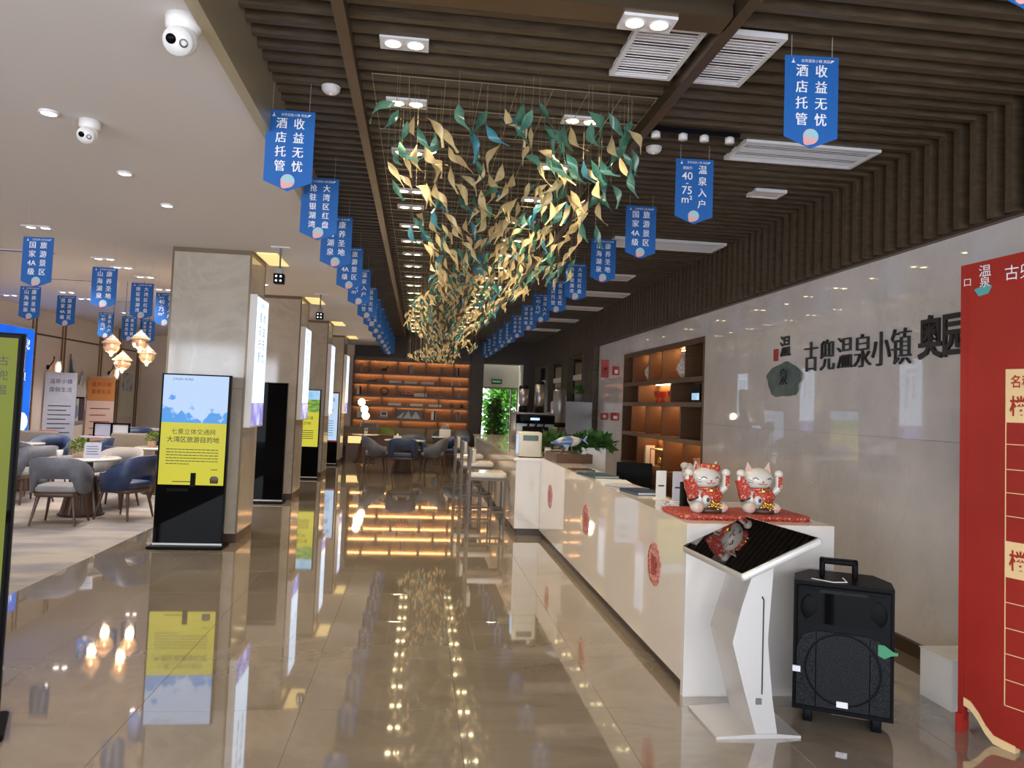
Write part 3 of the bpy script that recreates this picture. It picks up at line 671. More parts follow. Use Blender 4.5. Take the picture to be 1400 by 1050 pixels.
pale0.location = (-4.25, 11.6, 0); pale0.rotation_euler.z = math.radians(170)
R = math.radians
for o, x, y, a, l in ((blue0, -4.35, 12.35, -20, 'navy armchair with a high round back between the two planted tables'), (grey0, -5.55, 11.9, 60, 'grey armchair left of the nearest table, turned to the far wall'),
        (grey0, -5.9, 12.8, -35, 'grey armchair beside the small left-hand table, near the olive screen'), (blue0, -6.35, 14.2, 180, 'navy armchair behind the small left-hand table'),
        (blue0, -5.55, 14.0, 100, 'navy armchair right of the small left-hand table'), (pale0, -3.75, 12.75, 70, 'pale grey armchair half hidden by the nearest standing screen'), (blue0, -4.1, 14.2, 180, 'navy armchair behind the table with two plants'),
        (blue0, -6.3, 18.3, 180, 'navy armchair at the white bench, left of the pair there'), (blue0, -5.35, 17.6, 180, 'dark navy armchair at the white bench, right of the pair there')):
    dup(o, (x, y, 0), R(a), l)

def round_table(x, y, r, label, z=.75):
    t = thing('round_table', label, 'table', (x, y, 0), 0, 'round stone-topped tables')
    MB().lathe([(0, z-.03), (r-.02, z-.03), (r, z-.02), (r, z-.006), (r-.008, z), (0, z)], 36).build('table_top', M_TABLE, t)
    MB().lathe([(.10, .45), (.11, z-.03)], 16).build('neck', M_CHAIRW, t)
    prof = [(.24, .02), (.20, .12), (.14, .45), (.12, .60)]
    MB().lathe(prof, 24).build('pedestal', M_CHAIRW, t)
    rib = MB(); rib.tube((.235, 0, .02), (.145, 0, .5), .020, .012, 5); me = rib.data('rib', M_CHAIRW)
    for k in range(14): link('rib', me, t, (0, 0, 0), 2*PI*k/14)
    MB().lathe([(0, .0), (.28, .0), (.28, .02), (.20, .025)], 24).build('foot', M_DKWOOD, t)
round_table(-4.36, 10.85, .44, 'white-topped round table with ribbed pedestal behind the grey armchair')
round_table(-4.15, 13.3, .42, 'white-topped round table with two plants, left of the nearest standing screen')
round_table(-6.35, 13.4, .32, 'small white-topped round table beside the olive screen')

def leaf_blob(mb, c, r, n, size, rd, up=.3):
    for _ in range(n):
        v = Vector((rd.gauss(0, 1), rd.gauss(0, 1), rd.gauss(0, 1)+up)).normalized(); p = Vector(c)+Vector((v.x*r[0], v.y*r[1], v.z*r[2]))*rd.uniform(.5, 1)
        d = (v+Vector((rd.uniform(-.6, .6), rd.uniform(-.6, .6), rd.uniform(-.5, .5)))).normalized(); s = size*rd.uniform(.7, 1.2)
        q = d.cross(Vector((rd.random(), rd.random(), 1))).normalized(); nn = d.cross(q)
        mb.add([p-d*s*.5, p+q*s*.28+nn*s*.08, p+d*s*.5-nn*s*.06, p-q*s*.28+nn*s*.08], [(0, 1, 2), (0, 2, 3)], True)
def potted(x, y, z, label, pot='box', pw=.11, ph=.10, r=(.12, .12, .09), n=160, size=.055, m=None, pm=None, name='potted_plant', tall=0):
    t = thing(name, label, 'plant', (x, y, z)); rd = random.Random(hash(label) % 999 if False else len(label)*7+int(x*10))
    if pot == 'box': MB().rbox(-pw/2, pw/2, -pw/2, pw/2, 0, ph, .012).build('pot', pm or M_POTO, t)
    else: MB().lathe([(0, 0), (pw*.36, 0), (pw*.5, ph*.9), (pw*.52, ph), (pw*.44, ph), (pw*.42, ph*.9), (0, ph*.88)], 16).build('pot', pm or M_POT, t)
    f = MB(); leaf_blob(f, (0, 0, ph+r[2]*.55+tall), r, n, size, rd)
    if tall: MB().tube((0, 0, ph*.8), (0, 0, ph+tall), .008).build('stem', M_STEM, t)
    f.build('foliage', m or M_LEAF, t); return t
potted(-4.42, 10.85, .75, 'yellow-green leafy plant in a square clay pot on the nearest round table', m=M_LEAFY, pw=.14, ph=.09, r=(.16, .16, .11), n=260)
potted(-4.30, 13.25, .75, 'low yellow-green plant in a clay pot on the farther round table', m=M_LEAFY, r=(.13, .13, .10), n=180)
potted(-4.08, 13.35, .75, 'taller sprig in a white vase on the farther round table', 'round', .15, .20, (.09, .09, .16), 150, .06, tall=.10)
def cup(x, y, z, label): t = thing('paper_cup', label, 'cup', (x, y, z)); MB().lathe([(0, 0), (.030, 0), (.042, .10), (.039, .10), (.029, .01)], 14).build('cup_body', M_PAPER, t); MB().lathe([(.043, .100), (.044, .095)], 14).build('rim', M_PAPER, t)
cup(-4.62, 10.72, .75, 'white cup left of the plant on the nearest round table')
def standcard(x, y, z, w, h, label, rz=0.0, m=M_PAPER):
    t = thing('table_card', label, 'card', (x, y, z), rz)
    MB().prism([(-w/2, 0), (w/2, 0), (w/2, h), (-w/2, h)], -.002, .002, Matrix.Rotation(-.2, 4, 'X')).build('card_face', m, t)
    MB().box(-w/2, w/2, 0, .05, 0, .004).build('card_foot', M_PAPER, t)
    b = MB()
    for j in range(4): b.box(-w*.38, w*(.38-.08*(j % 2)), -.0035, -.0025, h*.25+j*h*.16, h*.29+j*h*.16, Matrix.Rotation(-.2, 4, 'X'))
    b.build('card_print', M_NAVYM, t)
standcard(-4.22, 10.72, .75, .20, .21, 'printed display card beside the plant on the nearest round table', .15, M_PGREY)

# white bench counter and taupe sofas at the lounge wall
t = thing('bench_counter', 'long white-topped bench counter in front of the cream lounge wall', 'counter', (-6.65, 19.6, 0))
MB().rbox(-.5, 1.75, -.3, .3, .72, .78, .02).build('worktop', M_TABLE, t)
MB().box(-.42, 1.65, -.24, .24, .08, .72).build('cabinet', M_DKWOOD, t); MB().box(-.38, 1.6, -.2, .2, 0, .08).build('plinth', M_SKIRT, t)
def sofa(x, y, w, label, rz=0):
    t = thing('sofa', label, 'sofa', (x, y, 0), rz, 'taupe sofas by the lounge wall')
    MB().rbox(-w/2, w/2, -.35, .35, .08, .42, .06).build('seat', M_TAUPE, t); MB().rbox(-w/2, w/2, -.40, -.22, .10, .86, .06).build('backrest', M_TAUPE, t)
    for s in (-1, 1): MB().rbox(s*w/2-.08, s*w/2+.08, -.38, .35, .08, .60, .05).build('armrest', M_TAUPE, t)
    for sx in (-1, 1):
        for sy in (-.28, .28): MB().tube((sx*(w/2-.1), sy, 0), (sx*(w/2-.1), sy, .1), .02).build('leg', M_CHAIRW, t)
sofa(-5.3, 15.6, .78, 'taupe fabric sofa with its back to us behind the nearest round table')
sofa(-7.0, 15.4, .9, 'taupe fabric sofa behind the left-hand armchairs, below the wall lamp')
standcard(-5.65, 19.45, .78, .24, .30, 'white upright card standing on the bench counter')
potted(-5.2, 19.5, .78, 'white flower box with pink blooms on the bench counter', 'box', .3, .12, (.16, .08, .08), 100, .05, M_LEAFY, M_POT)

# wall lamps, roll-up banners, pictures on the lounge wall
for y, l in ((17.8, 'left'), (21.1, 'right')):
    t = thing('wall_lamp', 'round glass wall lamp with a curved black arm, %s of the pair' % l, 'lamp', (-8.0, y, 2.1), 0, 'round wall lamps')
    MB().lathe([(0, 0), (.05, 0), (.05, .02)], 12, FACEX @ Matrix.Translation((-.1, 0, 0))).build('wall_plate', M_BLACK, t)
    pts = [(.02, -.1+.25*math.sin(a), .0+.22*(1-math.cos(a))*.5+.1*math.sin(a)) for a in [i*.25 for i in range(9)]]
    MB().path(pts, .012).build('arm', M_BLACK, t)
    MB().lathe([(0, -.09), (.10, -.07), (.16, 0), (.165, .02), (.15, .02), (.10, -.04), (0, -.06)], 18, Matrix.Translation((.14, .10, 0)) @ FACEX).build('glass_bowl', M_GLASS, t)
    MB().lathe([(0, .0), (.13, .0), (.13, .012), (0, .02)], 18, Matrix.Translation((.13, .10, 0)) @ FACEX).build('glowing_disc', S_WHITE, t)
def rollup(x, y, w, h, rz, label, m, lines, top=None):
    t = thing('rollup_banner', label, 'banner stand', (x, y, 0), rz)
    MB().rbox(-w/2-.02, w/2+.02, -.08, .08, 0, .06, .02).build('base', M_SILVER, t); MB().tube((0, .02, .05), (0, .02, h), .012).build('pole', M_STEEL, t)
    MB().box(-w/2, w/2, -.004, 0, .06, h).build('sheet', m, t); MB().box(-w/2-.01, w/2+.01, -.012, .008, h-.02, h).build('top_rail', M_SILVER, t)
    if top: MB().box(-w/2, w/2, -.006, -.004, h*.70, h-.02).build('header', top, t)
    mt = M_NAVYM if m is M_PGREY else M_REDL; text_part('title_line', mt, t, '温泉小镇', w*.18, (0, -.008, h*.9)); text_part('title_line', mt, t, '度假生活', w*.18, (0, -.008, h*.81)); tx = MB()
    for j in range(lines): tx.box(-w*.36, w*.36*(1 if j % 2 else .6), -.008, -.007, h*(.2+.48*j/lines), h*(.205+.48*j/lines)+.01)
    tx.build('printed_text', M_NAVYM if m is M_PGREY else M_REDL, t)
rollup(-7.72, 17.75, .62, 2.0, R(38), 'pale grey roll-up banner with small dark text against the lounge wall', M_PGREY, 10)
rollup(-7.70, 19.85, .62, 1.98, R(38), 'orange-headed roll-up banner with peach panels against the lounge wall', M_PEACH, 6, M_ORANGE)
t = thing('wall_art', 'ink-wash sail picture with white flag shapes on the cream lounge wall', 'picture', (-7.98, 19.05, 1.45))
MB().prism([(0, 0), (.95, 0), (1.0, .35), (.7, 1.0), (.55, .6), (.32, .75), (.25, 1.15), (.0, 1.2)], 0, .02, Matrix.Rotation(PI/2, 4, 'Z') @ Matrix.Translation((-.35, -.02, -.3))).build('canvas', M_SAIL, t)
MB().tube((.02, -.35, -.2), (.02, -.35, 1.0), .012).build('mast', M_NAVYM, t)
MB().prism([(0, 0), (.16, .05), (.02, .45)], .02, .03, Matrix.Rotation(PI/2, 4, 'Z') @ Matrix.Translation((-.33, -.05, .45))).build('flag', M_NAVYM, t)
t = thing('wall_art', 'small dark plum picture in a pale frame beside the orange roll-up banner', 'picture', (-7.98, 19.25, .85))
MB().box(-.01, .02, -.35, .35, 0, .62).build('frame', M_LGREY, t); MB().box(.02, .025, .05, .32, .06, .58).build('print', M_PURPLE, t); MB().box(.02, .025, -.30, .02, .06, .58).build('print', M_SAIL, t)
t = thing('wall_art', 'tall faint landscape scroll on the cream wall near the pillar', 'picture', (-7.98, 22.3, .95)); MB().box(-.01, .015, -.45, .4, 0, 1.25).build('scroll', M_CREAM, t); MB().box(.015, .018, -.4, .35, .7, 1.2).build('scroll_print', M_SAIL, t)
t = thing('red_box', 'small red box on the cabinet below the blue screen', 'box', (-7.69, 17.2, .62)); MB().rbox(-.14, .14, -.1, .1, 0, .14, .01).build('box_body', M_REDL, t); MB().rbox(-.145, .145, -.105, .105, .10, .145, .01).build('box_lid', M_REDL, t)
t = thing('side_cabinet', 'low dark cabinet along the lounge wall below the blue screen', 'cabinet', (-7.69, 16.9, 0)); MB().box(-.24, .22, -1.1, .5, .06, .6).build('cabinet_body', M_TAUPE, t); MB().box(-.25, .24, -1.12, .52, .6, .62).build('cabinet_top', M_CHAIRW, t); MB().box(-.2, .18, -1.05, .45, 0, .06).build('plinth', M_SKIRT, t)
t = thing('led_wall_screen', 'tall bright blue screen behind the olive standing screen', 'screen', (-7.9, 15.3, .75))
MB().box(-.08, 0, -1.5, 1.55, 0, 2.1).build('housing', M_PLASTIC, t); MB().box(0, .004, -1.48, 1.53, .02, 2.08).build('lit_face', S_BLUE, t)
text_part('lettering', S_WHITE, t, '古兜', .22, (.006, 1.15, 1.75), FACEX, bold=.004); text_part('lettering', S_WHITE, t, '温泉', .2, (.006, 1.1, 1.1), FACEX)
MB().ball((.01, 1.2, .2), (.004, .28, .2), 12, 6).build('white_flower_print', S_WHITE, t)
t = thing('side_table', 'narrow white-topped side table behind the plant on the nearest round table', 'table', (-6.3, 16.9, 0)); MB().rbox(-.55, .55, -.18, .18, .66, .70, .02).build('table_top', M_TABLE, t)
for sx in (-.5, .5):
    for sy in (-.13, .13): MB().box(sx-.02, sx+.02, sy-.02, sy+.02, 0, .66).build('leg', M_CHAIRW, t)
t = thing('brochure_rack', 'black-framed brochure rack on the narrow side table below the grey roll-up banner', 'rack', (-6.3, 16.9, .70))
MB().box(-.36, -.33, -.02, .02, 0, .28).box(.33, .36, -.02, .02, 0, .28).box(-.36, .36, -.02, .02, .25, .28).box(-.02, .02, -.02, .02, 0, .25).build('frame', M_BLACK, t); MB().box(-.33, -.02, .005, .015, .02, .24).build('brochure', M_PGREY, t); MB().box(.02, .33, .005, .015, .02, .24).build('brochure', M_PAPER, t)

# glass pendants over the lounge
pn = [(-4.55, 12.0, 2.32, 'leftmost of the glowing group'), (-4.42, 12.1, 2.08, 'lowest of the glowing group'), (-4.15, 12.0, 2.40, 'highest of the glowing group'), (-4.21, 12.5, 2.215, 'rightmost of the glowing group'), (-3.85, 12.9, 2.36, 'half hidden behind the nearest pillar')]
for i, (x, y, z, l) in enumerate(pn):
    t = thing('glass_pendant', 'faceted amber glass pendant lamp with a lit bulb, '+l, 'lamp', (x, y, z), 0, 'glass pendants over the lounge')
    MB().lathe([(.015, .17), (.03, .13), (.06, .10), (.145, .03), (.105, .012), (.122, -.03), (.09, -.09), (.03, -.125), (.02, -.16)], 10, None, False).build('glass_shade', M_GLASS, t)
    MB().lathe([(.028, .145), (.062, .106), (.10, .074)], 10, None, False).build('collar', M_POTO, t)
    MB().ball((0, 0, .0), (.03, .03, .045), 10, 7).build('bulb', M_BULB, t); MB().tube((0, 0, .12), (0, 0, 3.3-z), .003, n=4).build('cord', M_BLACK, t)
    point('pendant_light', t, (0, 0, -.18), 12, (1, .72, .42))

# ================================================================== RECEPTION COUNTER
t = thing('reception_counter', 'long glossy white reception counter with round red seals on its front', 'counter', (1.6, 4.4, 0))
MB().box(.04, .90, .05, 5.40, 0, .08).build('plinth', M_SKIRT, t)
MB().box(0, .05, .045, 5.40, .08, .97).build('front_panel', M_COUNTER, t)
MB().box(0, .92, 0, .045, 0, .97).build('end_panel', M_WHITE, t)
MB().box(.05, .32, .05, 5.40, .08, .97).build('carcass', M_STONE, t); MB().box(.32, .90, .05, 1.1, .08, .97).build('end_cabinet', M_STONE, t)
MB().box(0, .33, 0, 5.40, .97, 1.0).build('ledge', M_COUNTER, t); MB().box(.33, .92, 0, 1.12, .97, 1.0).build('end_top', M_COUNTER, t)
MB().box(.32, .90, 1.1, 5.40, .70, .74).build('desk_top', M_STONE, t); MB().box(.86, .90, 1.1, 5.40, 0, .70).build('desk_panel', M_STONE, t)
sm = MB().lathe([(0, 0), (.135, 0), (.14, .002)], 28).data('seal', M_SEAL)
for y, z in ((5.0, .64), (7.1, .62), (9.05, .60)):
    o = link('seal', sm, t, (-.001, y-4.4, z)); o.rotation_euler = (0, -PI/2, 0)
    r_ = MB().lathe([(.128, .003), (.14, .003), (.142, 0), (.128, 0)], 28).build('seal_rim', M_SEAL, o)
    c_ = MB(); put_text(c_, '福', .14, (0, 0, .0035), Matrix.Rotation(PI/2, 4, 'Z'), bold=.002); c_.build('seal_character', M_REDL, o)
# taller bar beyond, stepping out toward the hall
t = thing('drinks_bar', 'white bar counter beyond the reception counter, stools in front', 'counter', (1.28, 9.82, 0))
MB().box(.05, .85, .04, 7.4, 0, .09).build('plinth', M_SKIRT, t)
MB().box(0, .34, 0, .04, .09, .95).build('end_panel', M_WHITE, t)
MB().box(.0, .04, .04, 7.4, .09, .95).build('front_panel', M_COUNTER, t); MB().box(.04, .9, .04, 7.4, .09, .93).build('carcass', M_WHITE, t)
MB().box(-.03, .92, -.005, 7.42, .95, .99).build('bar_top', M_COUNTER, t)

# stools
def make_stool(label):
    t = thing('bar_stool', label, 'stool', (0, 0, 0), 0, 'metal bar stools at the bar')     # sitter faces +X
    leg = lambda x, y, z1: MB().box(x-.014, x+.014, y-.014, y+.014, 0, z1).build('leg', M_STOOL, t)
    leg(-.24, -.22, 1.06); leg(-.24, .22, 1.06); leg(.24, -.22, .66); leg(.24, .22, .66)
    MB().box(-.24, .24, -.234, -.21, .63, .66).box(-.24, .24, .21, .234, .63, .66).box(-.254, -.23, -.22, .22, .63, .66).box(.23, .254, -.22, .22, .63, .66).build('seat_frame', M_STOOL, t)
    for (a, b, c, d) in ((-.24, .24, -.23, -.21), (-.24, .24, .21, .23), (.225, .25, -.22, .22), (-.25, -.225, -.22, .22)): MB().box(a, b, c, d, .20, .225).build('footrest', M_STOOL, t)
    MB().rbox(-.25, .26, -.235, .235, .66, .74, .04).build('seat_cushion', M_CER, t)
    MB().box(-.254, -.226, -.22, .22, 1.03, 1.06).build('back_rail', M_STOOL, t)
    MB().rbox(-.225, -.165, -.20, .20, .86, 1.05, .025).build('back_cushion', M_CER, t)
    return t
s0 = make_stool('white-cushioned metal bar stool nearest the camera at the bar'); s0.location = (.97, 10.6, 0)
dup(s0, (.97, 12.4, 0), 0, 'white-cushioned metal bar stool, middle one at the bar'); dup(s0, (.95, 14.1, 0), 0, 'white-cushioned metal bar stool farthest along the bar')

# ------------------------------------------------------------------ lucky cats on a red cloth
t = thing('brocade_cloth', 'red and gold brocade cloth under the two ceramic cats', 'cloth', (2.02, 4.72, 1.0))
MB().rbox(-.40, .45, -.17, .26, 0, .028, .06).build('padded_sheet', M_REDP, t)
fr = MB()
for k in range(34): fr.tube((-.37+.024*k, -.168, .012), (-.37+.024*k, -.19, .002), .004, n=4)
fr.build('fringe', M_REDL, t)
def cat(x, y, label, rz, bow):
    t = thing('lucky_cat', label, 'figurine', (x, y, 1.028), rz, 'ceramic lucky cats on the counter')
    MB().ball((0, .01, .085), (.105, .09, .095), 20, 12).ball((-.085, -.06, .035), (.04, .055, .038)).ball((.085, -.06, .035), (.04, .055, .038)).build('body', M_CER, t)
    h = MB().ball((0, -.005, .212), (.102, .078, .074), 22, 14).build('head', M_CER, t)
    for s in (-1, 1):
        MB().add([(s*.035, -.01, .265), (s*.095, -.01, .235), (s*.075, -.012, .322), (s*.065, .03, .25)], [(0, 1, 2), (1, 3, 2), (3, 0, 2)]).build('ear', M_CER, h)
        MB().add([(s*.046, -.014, .268), (s*.086, -.014, .248), (s*.072, -.016, .308)], [(0, 1, 2)]).build('ear_lining', M_REDP if bow else M_PINK, h)
        MB().path([(s*.065, -.066, .215), (s*.05, -.076, .226), (s*.03, -.082, .215)], .0028).build('eye', M_INK, h)
        for dz in (0, .012): MB().tube((s*.06, -.070, .192+dz), (s*.088, -.052, .196+dz*1.4), .0013, n=4).build('whisker', M_INK, h)
    MB().ball((0, -.082, .200), (.007, .005, .005), 8, 5).build('nose', M_REDL, h)
    MB().path([(-.03, -.080, .188), (-.014, -.083, .182), (0, -.083, .190), (.014, -.083, .182), (.03, -.080, .188)], .002).build('mouth', M_REDL, h)
    if bow: MB().ball((.02, -.03, .285), (.035, .03, .022)).ball((.07, -.02, .275), (.03, .03, .025)).ball((-.02, -.02, .29), (.022, .02, .018)).build('brocade_bow', M_REDP, h); MB().ball((.03, -.055, .292), .012).build('gold_knot', M_GOLD, h)
    MB().lathe([(.085, .148), (.098, .140), (.100, .155), (.088, .160)], 22, Matrix.Diagonal((1, .86, 1, 1))).build('collar', M_REDP, t)
    MB().ball((0, -.088, .142), (.02, .016, .02)).build('bell', M_GOLD, t)
    MB().ball((.012, -.072, .108), (.078, .036, .046)).build('red_bib', M_REDP, t)
    for s in (-1, 1):
        a = MB().tube((s*.09, -.01, .11), (s*.135, -.03, .16), .026, .024, 10).tube((s*.135, -.03, .16), (s*.132, -.035, .232), .024, .022, 10).build('raised_arm', M_CER, t)
        MB().ball((s*.132, -.037, .248), (.030, .026, .026)).build('paw', M_CER, a)
        MB().box(s*.132-.012, s*.132+.012, -.062, -.055, .165, .232).build('red_stripe', M_REDP, a)
    MB().prism([(-.170, .205), (-.100, .205), (-.070, .12), (-.10, .085), (-.135, .085)], -.060, -.028).build('brocade_sleeve', M_REDP, t)
    MB().prism([(-.130, .08), (-.075, .10), (-.072, .092), (-.126, .068)], -.060, -.028).build('sleeve_hem', M_INK, t)
    for s, m in ((-1, M_PINK), (1, M_PINK)): MB().ball((s*.088, -.112, .038), (.020, .006, .018)).build('foot_pad', m, t)
    g = MB()
    rd = random.Random(3)
    for k in range(26): g.ball((rd.uniform(-.02, .07), -.095+rd.uniform(-.012, .01), .045+rd.uniform(-.02, .03)), rd.uniform(.007, .012), 6, 4)
    g.build('gold_coins', M_GOLD, t)
    MB().ball((-.035, -.088, .085), (.030, .02, .032)).build('small_fish', M_CER, t); MB().ball((-.035, -.108, .085), (.012, .003, .014)).build('fish_eye', M_NAVYM, t)
    MB().lathe([(0, .0), (.075, .0), (.085, .025), (.07, .03), (0, .03)], 16, Matrix.Translation((.02, -.05, 0)) @ Matrix.Diagonal((1, .8, 1, 1))).build('ingot_base', M_CHAIRW, t)
cat(1.83, 4.74, 'white ceramic lucky cat with a red brocade bow, left of the two', R(10), True)
cat(2.19, 4.76, 'white ceramic lucky cat with pointed red-lined ears, right of the two', R(4), False)

# ------------------------------------------------------------------ tilted information display on its stand
A = Vector((1.51, 3.43, .91)); Bx = Vector((1.90, 3.43, 1.09)); Cx = Vector((1.57, 4.27, .91))
ux = (Bx-A); uy = (Cx-A); lx = ux.length; ly_ = uy.length; ux.normalize(); uy = (uy-ux*uy.dot(ux)).normalized(); uz = ux.cross(uy)
MS = Matrix(((ux.x, uy.x, uz.x, A.x), (ux.y, uy.y, uz.y, A.y), (ux.z, uy.z, uz.z, A.z), (0, 0, 0, 1)))
t = thing('information_display', 'silver stand with a tilted black touch screen at the end of the counter', 'display', (1.8, 4.0, 0)); TI = Matrix.Translation((-1.8, -4.0, 0))
MB().rbox(0, lx, 0, ly_, -.035, 0, .012, 3, TI @ MS).build('screen_housing', M_SILVER, t)
MB().box(.012, lx-.012, .012, ly_-.012, 0, .003, TI @ MS).build('glass_screen', M_MIRRORK, t)
MB().box(.10, .14, .15, .30, -.05, -.035, TI @ MS).box(lx*.5, lx*.9, ly_*.3, ly_*.7, -.06, -.035, TI @ MS).build('bracket', M_BLACK, t)
pr = [(1.76, .84), (1.87, .91), (1.865, .80), (1.845, .49), (1.875, .20), (1.905, .02), (1.79, .02), (1.72, .25), (1.655, .48), (1.70, .66)]
MB().prism([(x-1.8, z) for x, z in pr], 3.84-4.0, 3.87-4.0).build('front_plate', M_SILVER, t)
pr2 = [(1.77, .84), (1.83, .86), (1.72, .47), (1.82, .02), (1.79, .02), (1.66, .48)]
MB().prism([(x-1.8, z) for x, z in pr2], 3.87-4.0, 4.16-4.0).build('folded_panel', M_SILVER, t)
MB().box(1.815-1.8, 1.82-1.8, 3.835-4.0, 3.841-4.0, .22, .70).tube((.015, -.164, .70), (.008, -.164, .715), .004).build('groove', M_INK, t)
MB().box(1.785-1.8, 1.815-1.8, 3.832-4.0, 3.841-4.0, .17, .20).build('badge', M_STEEL, t)
MB().prism([(1.575, 0), (2.03, 0), (2.03, .012), (1.90, .022), (1.79, .022), (1.575, .012)], 3.83, 4.24, TI).build('base', M_SILVER, t)

# ------------------------------------------------------------------ trolley loudspeaker
t = thing('trolley_speaker', 'black portable trolley loudspeaker with a top handle beside the counter end', 'speaker', (2.40, 4.10, 0), R(-28))
pl = [(-.25, -.17), (.25, -.17), (.25, .02), (.17, .19), (-.17, .19), (-.25, .02)]
def hexbox(z0, z1, g=0.0):
    n = 6; P_ = [(x*(1-g), y*(1-g)) for x, y in pl]; V = [(x, y, z0) for x, y in P_]+[(x, y, z1) for x, y in P_]
    return MB().add(V, [tuple(range(5, -1, -1)), tuple(range(6, 12))]+[(i, (i+1) % 6, (i+1) % 6+6, i+6) for i in range(6)])
hexbox(.065, .755).build('cabinet', M_BLACK, t)
MB().rbox(-.235, .235, -.19, -.168, .09, .735, .01).build('front_bezel', M_BLACK, t)
MB().box(-.13, .13, -.20, -.188, .10, .50).build('grille', M_GRILLE, t)
MB().prism([(-.23, .10), (-.135, .10), (-.135, .50), (-.20, .47), (-.23, .40)], -.197, -.188).build('side_grille', M_GRILLE, t)
MB().prism([(.23, .10), (.135, .10), (.135, .50), (.20, .47), (.23, .40)], -.197, -.188).build('side_grille', M_GRILLE, t)
MB().lathe([(.180, 0), (.186, .002), (.192, 0)], 28, Matrix.Translation((0, -.2, .31)) @ FRONT).build('woofer_ring', M_BLACK, t)
MB().prism([(-.20, .54), (.20, .54), (.13, .60), (.13, .66), (.20, .715), (-.20, .715), (-.13, .66), (-.13, .60)], -.196, -.188).build('horn', M_GLOSSK, t)
for s in (-1, 1): MB().ball((s*.165, -.186, .62), (.055, .012, .075), 14, 8).build('horn_cheek', M_BLACK, t)
MB().box(-.12, .12, -.20, -.19, .705, .722).build('control_strip', M_GRILLE, t)
MB().rbox(-.12, .08, -.02, .04, .83, .86, .012).rbox(-.12, -.09, -.02, .04, .755, .86, .012).rbox(.05, .08, -.02, .04, .755, .86, .012).build('handle', M_BLACK, t)
MB().box(-.028, .028, -.206, -.198, .115, .145).build('badge', M_BTXT, t); MB().box(-.25, -.21, -.20, -.188, .27, .30).build('side_badge', M_BTXT, t)
for s in (-1, 1):
    MB().rbox(s*.17-.025, s*.17+.025, -.16, -.10, 0, .066, .01).build('foot', M_BLACK, t)
    M = Matrix.Translation((s*.17, .13, .05)) @ Matrix.Rotation(PI/2, 4, 'Y'); MB().lathe([(0, -.02), (.045, -.02), (.05, -.01), (.05, .01), (.045, .02), (0, .02)], 16, M).build('wheel', M_BLACK, t)
MB().prism([(.17, .47), (.20, .47), (.245, .44), (.265, .44), (.265, .425), (.235, .42), (.20, .40), (.17, .415)], -.204, -.198).build('hang_tag', M_GREENT, t)
MB().path([(-.16, -.1, .757), (-.05, -.16, .76), (.02, -.12, .76), (.0, -.06, .77)], .003).build('looped_cord', M_PAPER, t)

# ------------------------------------------------------------------ red notice board and white box
rx = Vector((2.955, 3.9, 0)); ang = math.atan2(-.42, .16)
t = thing('red_notice_board', 'tall red notice board with a white price table, cut off by the right edge', 'board', tuple(rx), ang)
W_ = .95
curve = [(.0, .06), (.02, .06), (.035, .17), (.07, .16), (.14, .09), (.22, .02), (W_, .01)]
MB().prism([(0, .06), (.03, .06), (.04, .16), (.08, .15), (.13, .10), (.18, .03), (W_, .02), (W_, 2.60), (0, 2.52)], 0, .03).build('panel', M_RED, t)
gt = MB(); cp = [(.035, .175), (.07, .165), (.11, .125), (.15, .07), (.19, .035), (.3, .022)]
for (a, b), (c, d) in zip(cp[:-1], cp[1:]): gt.prism([(a, b-.03), (c, d-.03), (c, d+.012), (a, b+.012)], -.006, .036)
gt.build('gold_edge', M_TAN2, t)
MB().box(0, .03, -.02, .05, 0, .10).build('foot', M_REDL, t); MB().box(W_-.05, W_, -.03, .06, 0, .06).build('foot', M_REDL, t)
MB().box(.045, .047, -.003, 0, .2, 2.52).build('fold_line', M_REDL, t)
x0 = .245
MB().box(x0, W_, -.004, 0, 1.665, 1.94).build('gold_header', M_TAN2, t); MB().box(x0, W_, -.004, 0, .87, 1.05).build('gold_header', M_TAN2, t)
gl = MB()
for z in (1.55, 1.42, 1.30, 1.18, 1.05, .74, .61, .48, .35, .22, 1.665, .87): gl.box(x0, W_, -.003, 0, z-.002, z+.002)
gl.box(x0-.002, x0+.002, -.003, 0, .22, 1.94)
for k in range(1, 6): gl.box(x0+.14*k, x0+.14*k+.003, -.003, 0, .22, 1.665)
gl.build('table_lines', M_TAN2, t)
for z in (1.74, .95): text_part('header_lettering', M_REDL, t, '楼层', .11, (x0+.02, -.006, z), bold=.002, sx=.8, align='LEFT')
text_part('header_lettering', M_REDL, t, '名称', .07, (x0+.08, -.006, 1.87), bold=.001, sx=.8)
text_part('board_lettering', M_BTXT, t, '古兜温泉小镇', .085, (.235, -.006, 2.44), align='LEFT', sx=.9)
for c, s_, x_, z_ in (('温', .07, .135, 2.47), ('泉', .06, .135, 2.41), ('口', .05, .04, 2.42)): text_part('board_character', M_BTXT, t, c, s_, (x_, -.006, z_))
MB().prism([(.075, .0), (.10, -.04), (.15, -.03), (.17, .01), (.15, .02)], -.004, 0, Matrix.Translation((0, 0, 2.38))).build('teal_emblem', M_TEALE, t)
t = thing('carton', 'plain white carton on the floor behind the red notice board', 'box', (3.24, 4.28, 0)); MB().box(-.14, .2, -.14, .14, 0, .28).build('carton_body', M_PAPER, t)
MB().box(-.145, .205, -.145, .02, .28, .286).box(-.145, .205, .02, .145, .28, .286).build('flap', M_PAPER, t); MB().prism([(-.03, .10), (.02, .10), (.0, .14)], -.142, -.1405).build('printed_mark', M_REDL, t)

